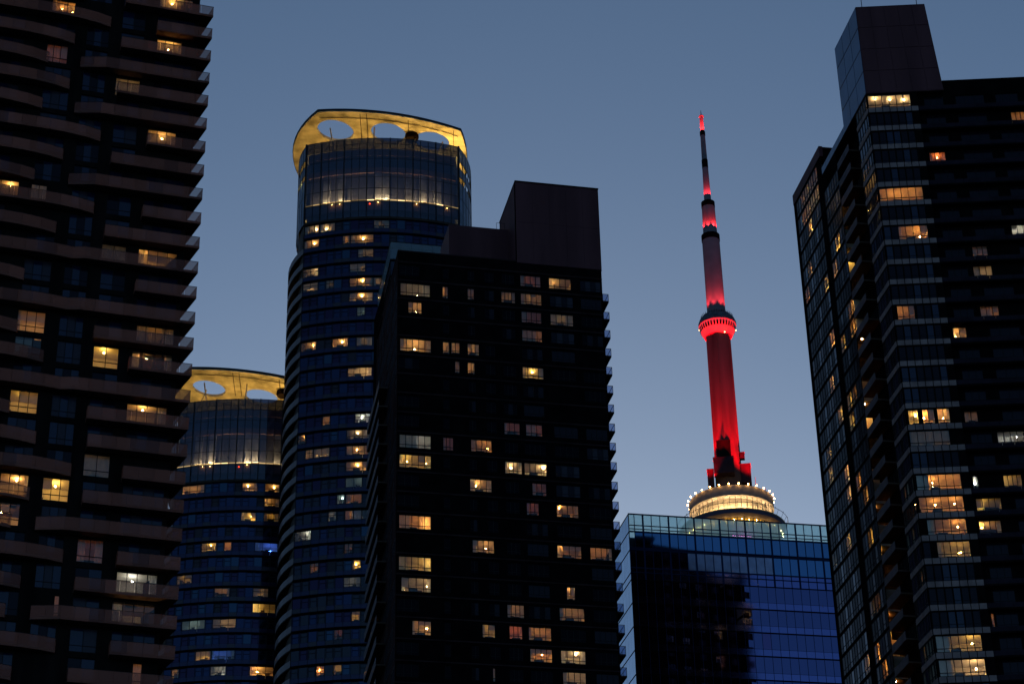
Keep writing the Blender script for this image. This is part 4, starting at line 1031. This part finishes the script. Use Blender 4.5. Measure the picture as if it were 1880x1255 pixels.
# ================================================================== BROADCAST TOWER in red floodlight
def broadcast_tower():
    D = 793.5; ax = vpt(1316.4, 590, D); cx, cy_ = ax.x, ax.y
    root = thing('broadcast_tower', 'tall red lit concrete broadcast tower with a round pod and needle antenna', 'tower', (cx, cy_, 0))
    xa = lambda y: 1288 + (y-212)*62/728.
    zf = lambda y, r=0.: vpt(xa(y), y, D-r).z
    sc = lambda y: (D/math.cos(math.asin(ray(xa(y), y).z)))/FPX*.995
    def part(name, prof, m, n=40, smooth=True, parent=root, ph=0.):
        b = MB(); b.lathe((cx, cy_), prof, n, ph=ph); me = b.mesh(name, m, False)
        if smooth:
            for p in me.polygons: p.use_smooth = len(p.vertices) == 4
            me.set_sharp_from_angle(angle=R_(35))
        return link(name, me, parent)
    R = lambda px, y: px/2*sc(y)
    # needle antenna, top to bottom
    b = MB(); b.tube((cx, cy_, zf(214)), (cx, cy_, zf(203)), .28, 6, .08); b.build('lightning_rod', M['metal'], root)
    part('beacon_section', [(R(7, 225), zf(240)), (R(6.4, 225), zf(214.5))], M['white'], 16)
    part('beacon_cap', [(R(8.6, 215), zf(215.2)), (R(9, 215), zf(213.6)), (R(5, 215), zf(211.8))], M['white'], 16)
    def collar(y0, y1, w): part('antenna_collar', [(R(w, y0), zf(y1, R(w, y1)/2)), (R(w, y0), zf(y0, R(w, y0)/1.))], M['black'], 24)
    def sect(y0, y1, w0, w1): part('antenna_section', [(R(w1, y1), zf(y1, 0)-1.5), (R(w0, y0), zf(y0))], M['white'], 28)
    sect(246, 293, 8.6, 10.2); sect(305, 368, 10.8, 13.2); sect(372, 428, 23.6, 26); sect(432, 578, 32, 34)
    collar(239.5, 248, 10); collar(291, 307.5, 11.4); collar(365.5, 378, 25); collar(424, 438.5, 33.8)
    # sky pod
    zs = zf(598); r8 = R(69.5, 598)
    zr = zf(570.5, R(34, 570))
    part('pod_roof', [(R(35, 575), zr+.8), (R(42, 578), zr-.8), (R(52, 585), zs+4.4), (R(64, 590), zs+2.6), (r8, zs+.9), (r8, zs-.3)], M['podroof'], 40)
    part('pod_underside', [(r8*.995, zs-.3), (r8*.965, zs-1.0), (r8*.87, zs-3.6), (R(49, 612)*1.02, zs-5.8), (R(46, 612), zs-5.9)], M['podred'], 40)
    for i in range(36):
        t = 2*math.pi*(i+.5)/36
        if math.sin(t) > .45: continue
        u = Vector((math.cos(t), math.sin(t), 0)); w = Vector((-u.y, u.x, 0)); c = Vector((cx, cy_, 0))
        P = []
        for (r, z) in ((r8*.957+.02, zs-1.25), (r8*.893+.02, zs-3.0)):
            for sgn in (-1, 1): P.append(c+u*r+w*sgn*.36+Vector((0, 0, z)))
        nn = (u*.9-Vector((0, 0, .35))).normalized()*.12
        b = MB(); b.hexa([P[0], P[1], P[3], P[2]]+[P[0]+nn, P[1]+nn, P[3]+nn, P[2]+nn]); b.build('pod_window', M['dark1'], root)
    for i in range(40):
        t = 2*math.pi*(i+.5)/40
        if math.sin(t) > .5: continue
        p = Vector((cx+math.cos(t)*(R(58, 588)), cy_+math.sin(t)*R(58, 588), 0))
        b = MB(); b.tube((p.x, p.y, zs+3.2), (p.x, p.y, zs+4.6), .10, 5); b.build('roof_post', M['metal'], root)
    # shaft: a hexagon
    r0, r1 = R(48.5, 615), R(51.5, 830)
    part('shaft', [(r1*1.75, 0), (r1*1.12, zf(960)), (r1, zf(830)), (r0, zs-5)], M['shaft'], 6, False, ph=.28)
    # equipment and a shade panel on the shaft foot: (x0, x1, y0, y1, stand-off, material)
    def box(x0, x1, y0, y1, off, dep, m, name):
        a = vpt(x0, (y0+y1)/2, D-off); b_ = vpt(x1, (y0+y1)/2, D-off); z1 = vpt((x0+x1)/2, y0, D-off).z; z0 = vpt((x0+x1)/2, y1, D-off).z
        G = Frame(a, (b_-a).xy); L = (b_-a).xy.length; q = MB(); q.fbox(G, 0, L, -dep, 0, z0, z1)
        q.fbox(G, -.12, L+.12, -dep-.1, .1, z1+.001, z1+.25); q.build(name, m, root)
    box(1316, 1341.5, 808, 840, r1+.05, .9, M['void'], 'shade_gap_panel')  # black panel standing in for a shadow gap in the shaft
    box(1310, 1347.5, 838.5, 867, r1+3.6, 4.5, M['podgrey2'], 'equipment_box'); box(1299, 1311, 861, 892, r1-1, 5, M['podgrey2'], 'equipment_box')
    box(1360, 1379, 851, 884, r1-2, 5, M['podgrey2'], 'equipment_box'); box(1358.5, 1367, 830, 841, r1-3, 2, M['podgrey2'], 'radio_dish')
    # main pod
    rd = 77.2*sc(915); zt = zf(888, rd); zb = zf(907.5, rd)
    part('pod_drum', [(rd*.5, zt-.2), (rd*.985, zt-.2), (rd, zt-.6), (rd, zb), (rd*.94, zb-.5), (rd*.9, zb-.5)], M['podgrey'], 72)
    rr_ = 96*sc(935); zq = zf(931.5, rr_)
    part('pod_inner_wall', [(rd*.86, zq-.2), (rd*.86, zb-.45)], M['plaster'], 64)
    nb = 44
    for i in range(nb):
        t0 = 2*math.pi*i/nb; t1 = 2*math.pi*(i+1)/nb; tm = (t0+t1)/2
        if math.sin(tm) > .35: continue
        ra, rb = rd*.965, rd*1.03
        p = Vector((cx+ra*math.cos(t0), cy_+ra*math.sin(t0))); q_ = Vector((cx+ra*math.cos(t1), cy_+ra*math.sin(t1))); t = q_-p; nn = Vector((math.cos(tm), math.sin(tm)))
        G = Frame(p, t, nn); L = t.length
        piece('observation_pane', M['clear'], root, root, G, .05, L-.05, -.03, 0, zq, zb-.5)
        b = MB(); b.fbox(G, -.09, .09, -.1, .1, zq-.2, zb-.45); b.fbox(G, 0, L, -.06, .06, zq+1.0, zq+1.12); b.build('window_post', M['metal'], root)
        bulb(root, Vector((cx+rd*.925*math.cos(tm), cy_+rd*.925*math.sin(tm), zq+.25)), .09, 'n', 75*random.uniform(70, 190) * (1.5 if -.45 < math.cos(tm) < .45 and math.sin(tm) < 0 else .8), 'gallery_lamp')
    part('walkway_ring', [(rd*.86, zq-.45), (rr_, zq-.45), (rr_+.15, zq-.2), (rr_, zq), (rd*.86, zq)], M['brassy'], 72)
    part('pod_soffit', [(rr_-.1, zq-.46), (rr_*.985, zq-1.9), (rr_*.93, zq-3.0), (rr_*.86, zq-3.1)], M['podviolet'], 72)
    part('pod_lower_wall', [(rr_*.84, zq-9), (rr_*.88, zq-3.12)], M['goldwall'], 72)
    for i in range(90):
        t = 2*math.pi*(i+.5)/90
        if math.sin(t) > 0: continue
        u = Vector((math.cos(t), math.sin(t))); p = Vector((cx, cy_))+u*rr_*.885; G = Frame(p, (-u.y, u.x), u)
        b = MB(); b.fbox(G, -.10, .10, -.3, .12, zq-9, zq-3.13); b.build('lower_window_post', M['metal'], root)
    for i in range(40):
        t = 2*math.pi*(i+.5)/40
        if math.sin(t) > 0: continue
        bulb(root, Vector((cx+rr_*.93*math.cos(t), cy_+rr_*.93*math.sin(t), zq-4.2)), .08, 'y', random.uniform(400, 1200), 'lower_lamp')
    # rail hoop round the walkway
    q = MB(); n = 72; rh = 100.5*sc(935)
    pts = [Vector((cx+rh*math.cos(2*math.pi*i/n), cy_+rh*math.sin(2*math.pi*i/n), zq+2.0)) for i in range(n)]
    for i in range(n):
        q.tube(pts[i], pts[(i+1) % n], .10, 5)
        if i % 2 == 0: u = (pts[i]-Vector((cx, cy_, zq+2))).normalized(); q.tube(Vector((cx, cy_, zq-.1))+u*(rr_-.1), pts[i], .07, 5)
        if i % 3 == 0: q.tube(pts[i], pts[i]+Vector((0, 0, .5)), .12, 5)
    q.build('guard_rail', M['metal'], root)
    # rim lamps wash the drum
    for i in range(28):
        t = 2*math.pi*(i+.43)/28
        if math.sin(t) > .35: continue
        p = Vector((cx+(rd+.42)*math.cos(t), cy_+(rd+.42)*math.sin(t), zt+.1)); b_ = bulb(root, p, .26, 'w', 75, 'rim_lamp')
    for i, (x, h_) in enumerate(((1383, 5), (1387, 9), (1392, 4), (1399, 3), (1404, 3.5), (1287, 2.2))):
        p = vpt(x, 884, D-3); b = MB(); b.tube((p.x, p.y, zt-.4), (p.x, p.y, zt+h_), .10, 5); b.build('roof_mast', M['metal'], root)
    # red floodlights: real spot lamps on the roofs, pointing up
    def spot(p, target, energy, size, col=(1, .0, .012), rad=.4):
        l = bpy.data.lights.new('red_floodlight', 'SPOT'); l.energy = energy; l.color = col; l.spot_size = R_(size); l.spot_blend = .7; l.shadow_soft_size = rad
        dv = (Vector(target)-Vector(p)).normalized(); m = Matrix.Translation(p) @ dv.to_track_quat('-Z', 'Y').to_matrix().to_4x4()
        link('red_floodlight', l, root, m)
    view = math.atan2(-cy_, -cx)
    for dt in (-1.0, -.2, .6, 1.2):
        t = view+dt; u = Vector((math.cos(t), math.sin(t), 0)); c = Vector((cx, cy_, 0))
        k = {-1.0: 1.1, -.2: .9, .6: 1.2, 1.2: .9}[dt]
        spot(c+u*9.5+Vector((0, 0, zf(852))), c+Vector((0, 0, zf(852)+40)), SHAFT*{-1.0: 1.2, -.2: .3, .6: .5, 1.2: 1.3}[dt], 44, (1, .0, .006))
        spot(c+u*(r8+2.2)+Vector((0, 0, zs-13)), c+u*(r8*.93)+Vector((0, 0, zs-2)), PODL, 34, (1, .016, 0.))
        spot(c+u*(6.6)+Vector((0, 0, zs+5.2)), c+Vector((0, 0, zs+32)), MAST*k, 50, (1, .045, .06))
        spot(c+u*(R(33, 424)+.1)+Vector((0, 0, zf(428)+1.5)), c+u*1.5+Vector((0, 0, zf(405))), MAST2*k, 55, (1, .03, .035), .2)
        spot(c+u*(R(24, 365))+Vector((0, 0, zf(366)+.8)), c+u*.3+Vector((0, 0, zf(345))), MAST3*k, 50, (1, .04, .06), .2)
        spot(c+u*(R(10, 240)+1.1)+Vector((0, 0, zf(242)-1)), c+Vector((0, 0, zf(222))), 14000, 50, (1, .02, .02), .2)
    for dt, k in ((-1.3, 1.5), (-.75, .5), (.85, .8), (1.3, 1.7)):
        u = Vector((math.cos(view+dt), math.sin(view+dt), 0)); c = Vector((cx, cy_, 0))
        spot(c+u*14.5+Vector((0, 0, zt+1)), c+Vector((0, 0, zt+52)), SHAFT*8*k, 46, (1, .0, .004))
    for dx in (-4.2, 4.2):
        q_ = vpt(1329+dx*1.7, 836.5, D-r1-3.0); spot(q_, Vector((cx, cy_, q_.z+48))+Vector((dx*.3, 0, 0)), SHAFT*.5, 50, (1, .0, .005))
    p = vpt(1330.5, 609, D-7.5); bulb(root, p, .25, 'n', 8, 'pod_lamp')
    for sx in (1351, 1284): p = vpt(sx, 606, D); bulb(root, p, .28, 'n', 5, 'pod_lamp')
SHAFT, PODL, MAST, MAST2, MAST3 = 52000, 4200, 14000, 5500, 3600
M['podroof'] = pr('pod_roof_panels', (.11, .10, .12), .7, noise=.3, scale=.6)
M['podred'] = pr('pod_underside_panels', (.5, .47, .46), .7)
M['podgrey2'] = pr('equipment_cladding', (.028, .02, .03), .7, spec=0., noise=.2, scale=.6)
M['podviolet'] = pr('pod_soffit_paint', (.10, .08, .12), .6)
M['brassy'] = pr('walkway_steel', (.52, .38, .18), .5)
M['goldwall'] = pr('lower_gallery_wall', (.42, .30, .12), .6, noise=.3, scale=.5)
M['rail'] = M['rail0']
M['void'] = pr('shade_gap_black', (.006, .006, .006), .9)
broadcast_tower(); flush()
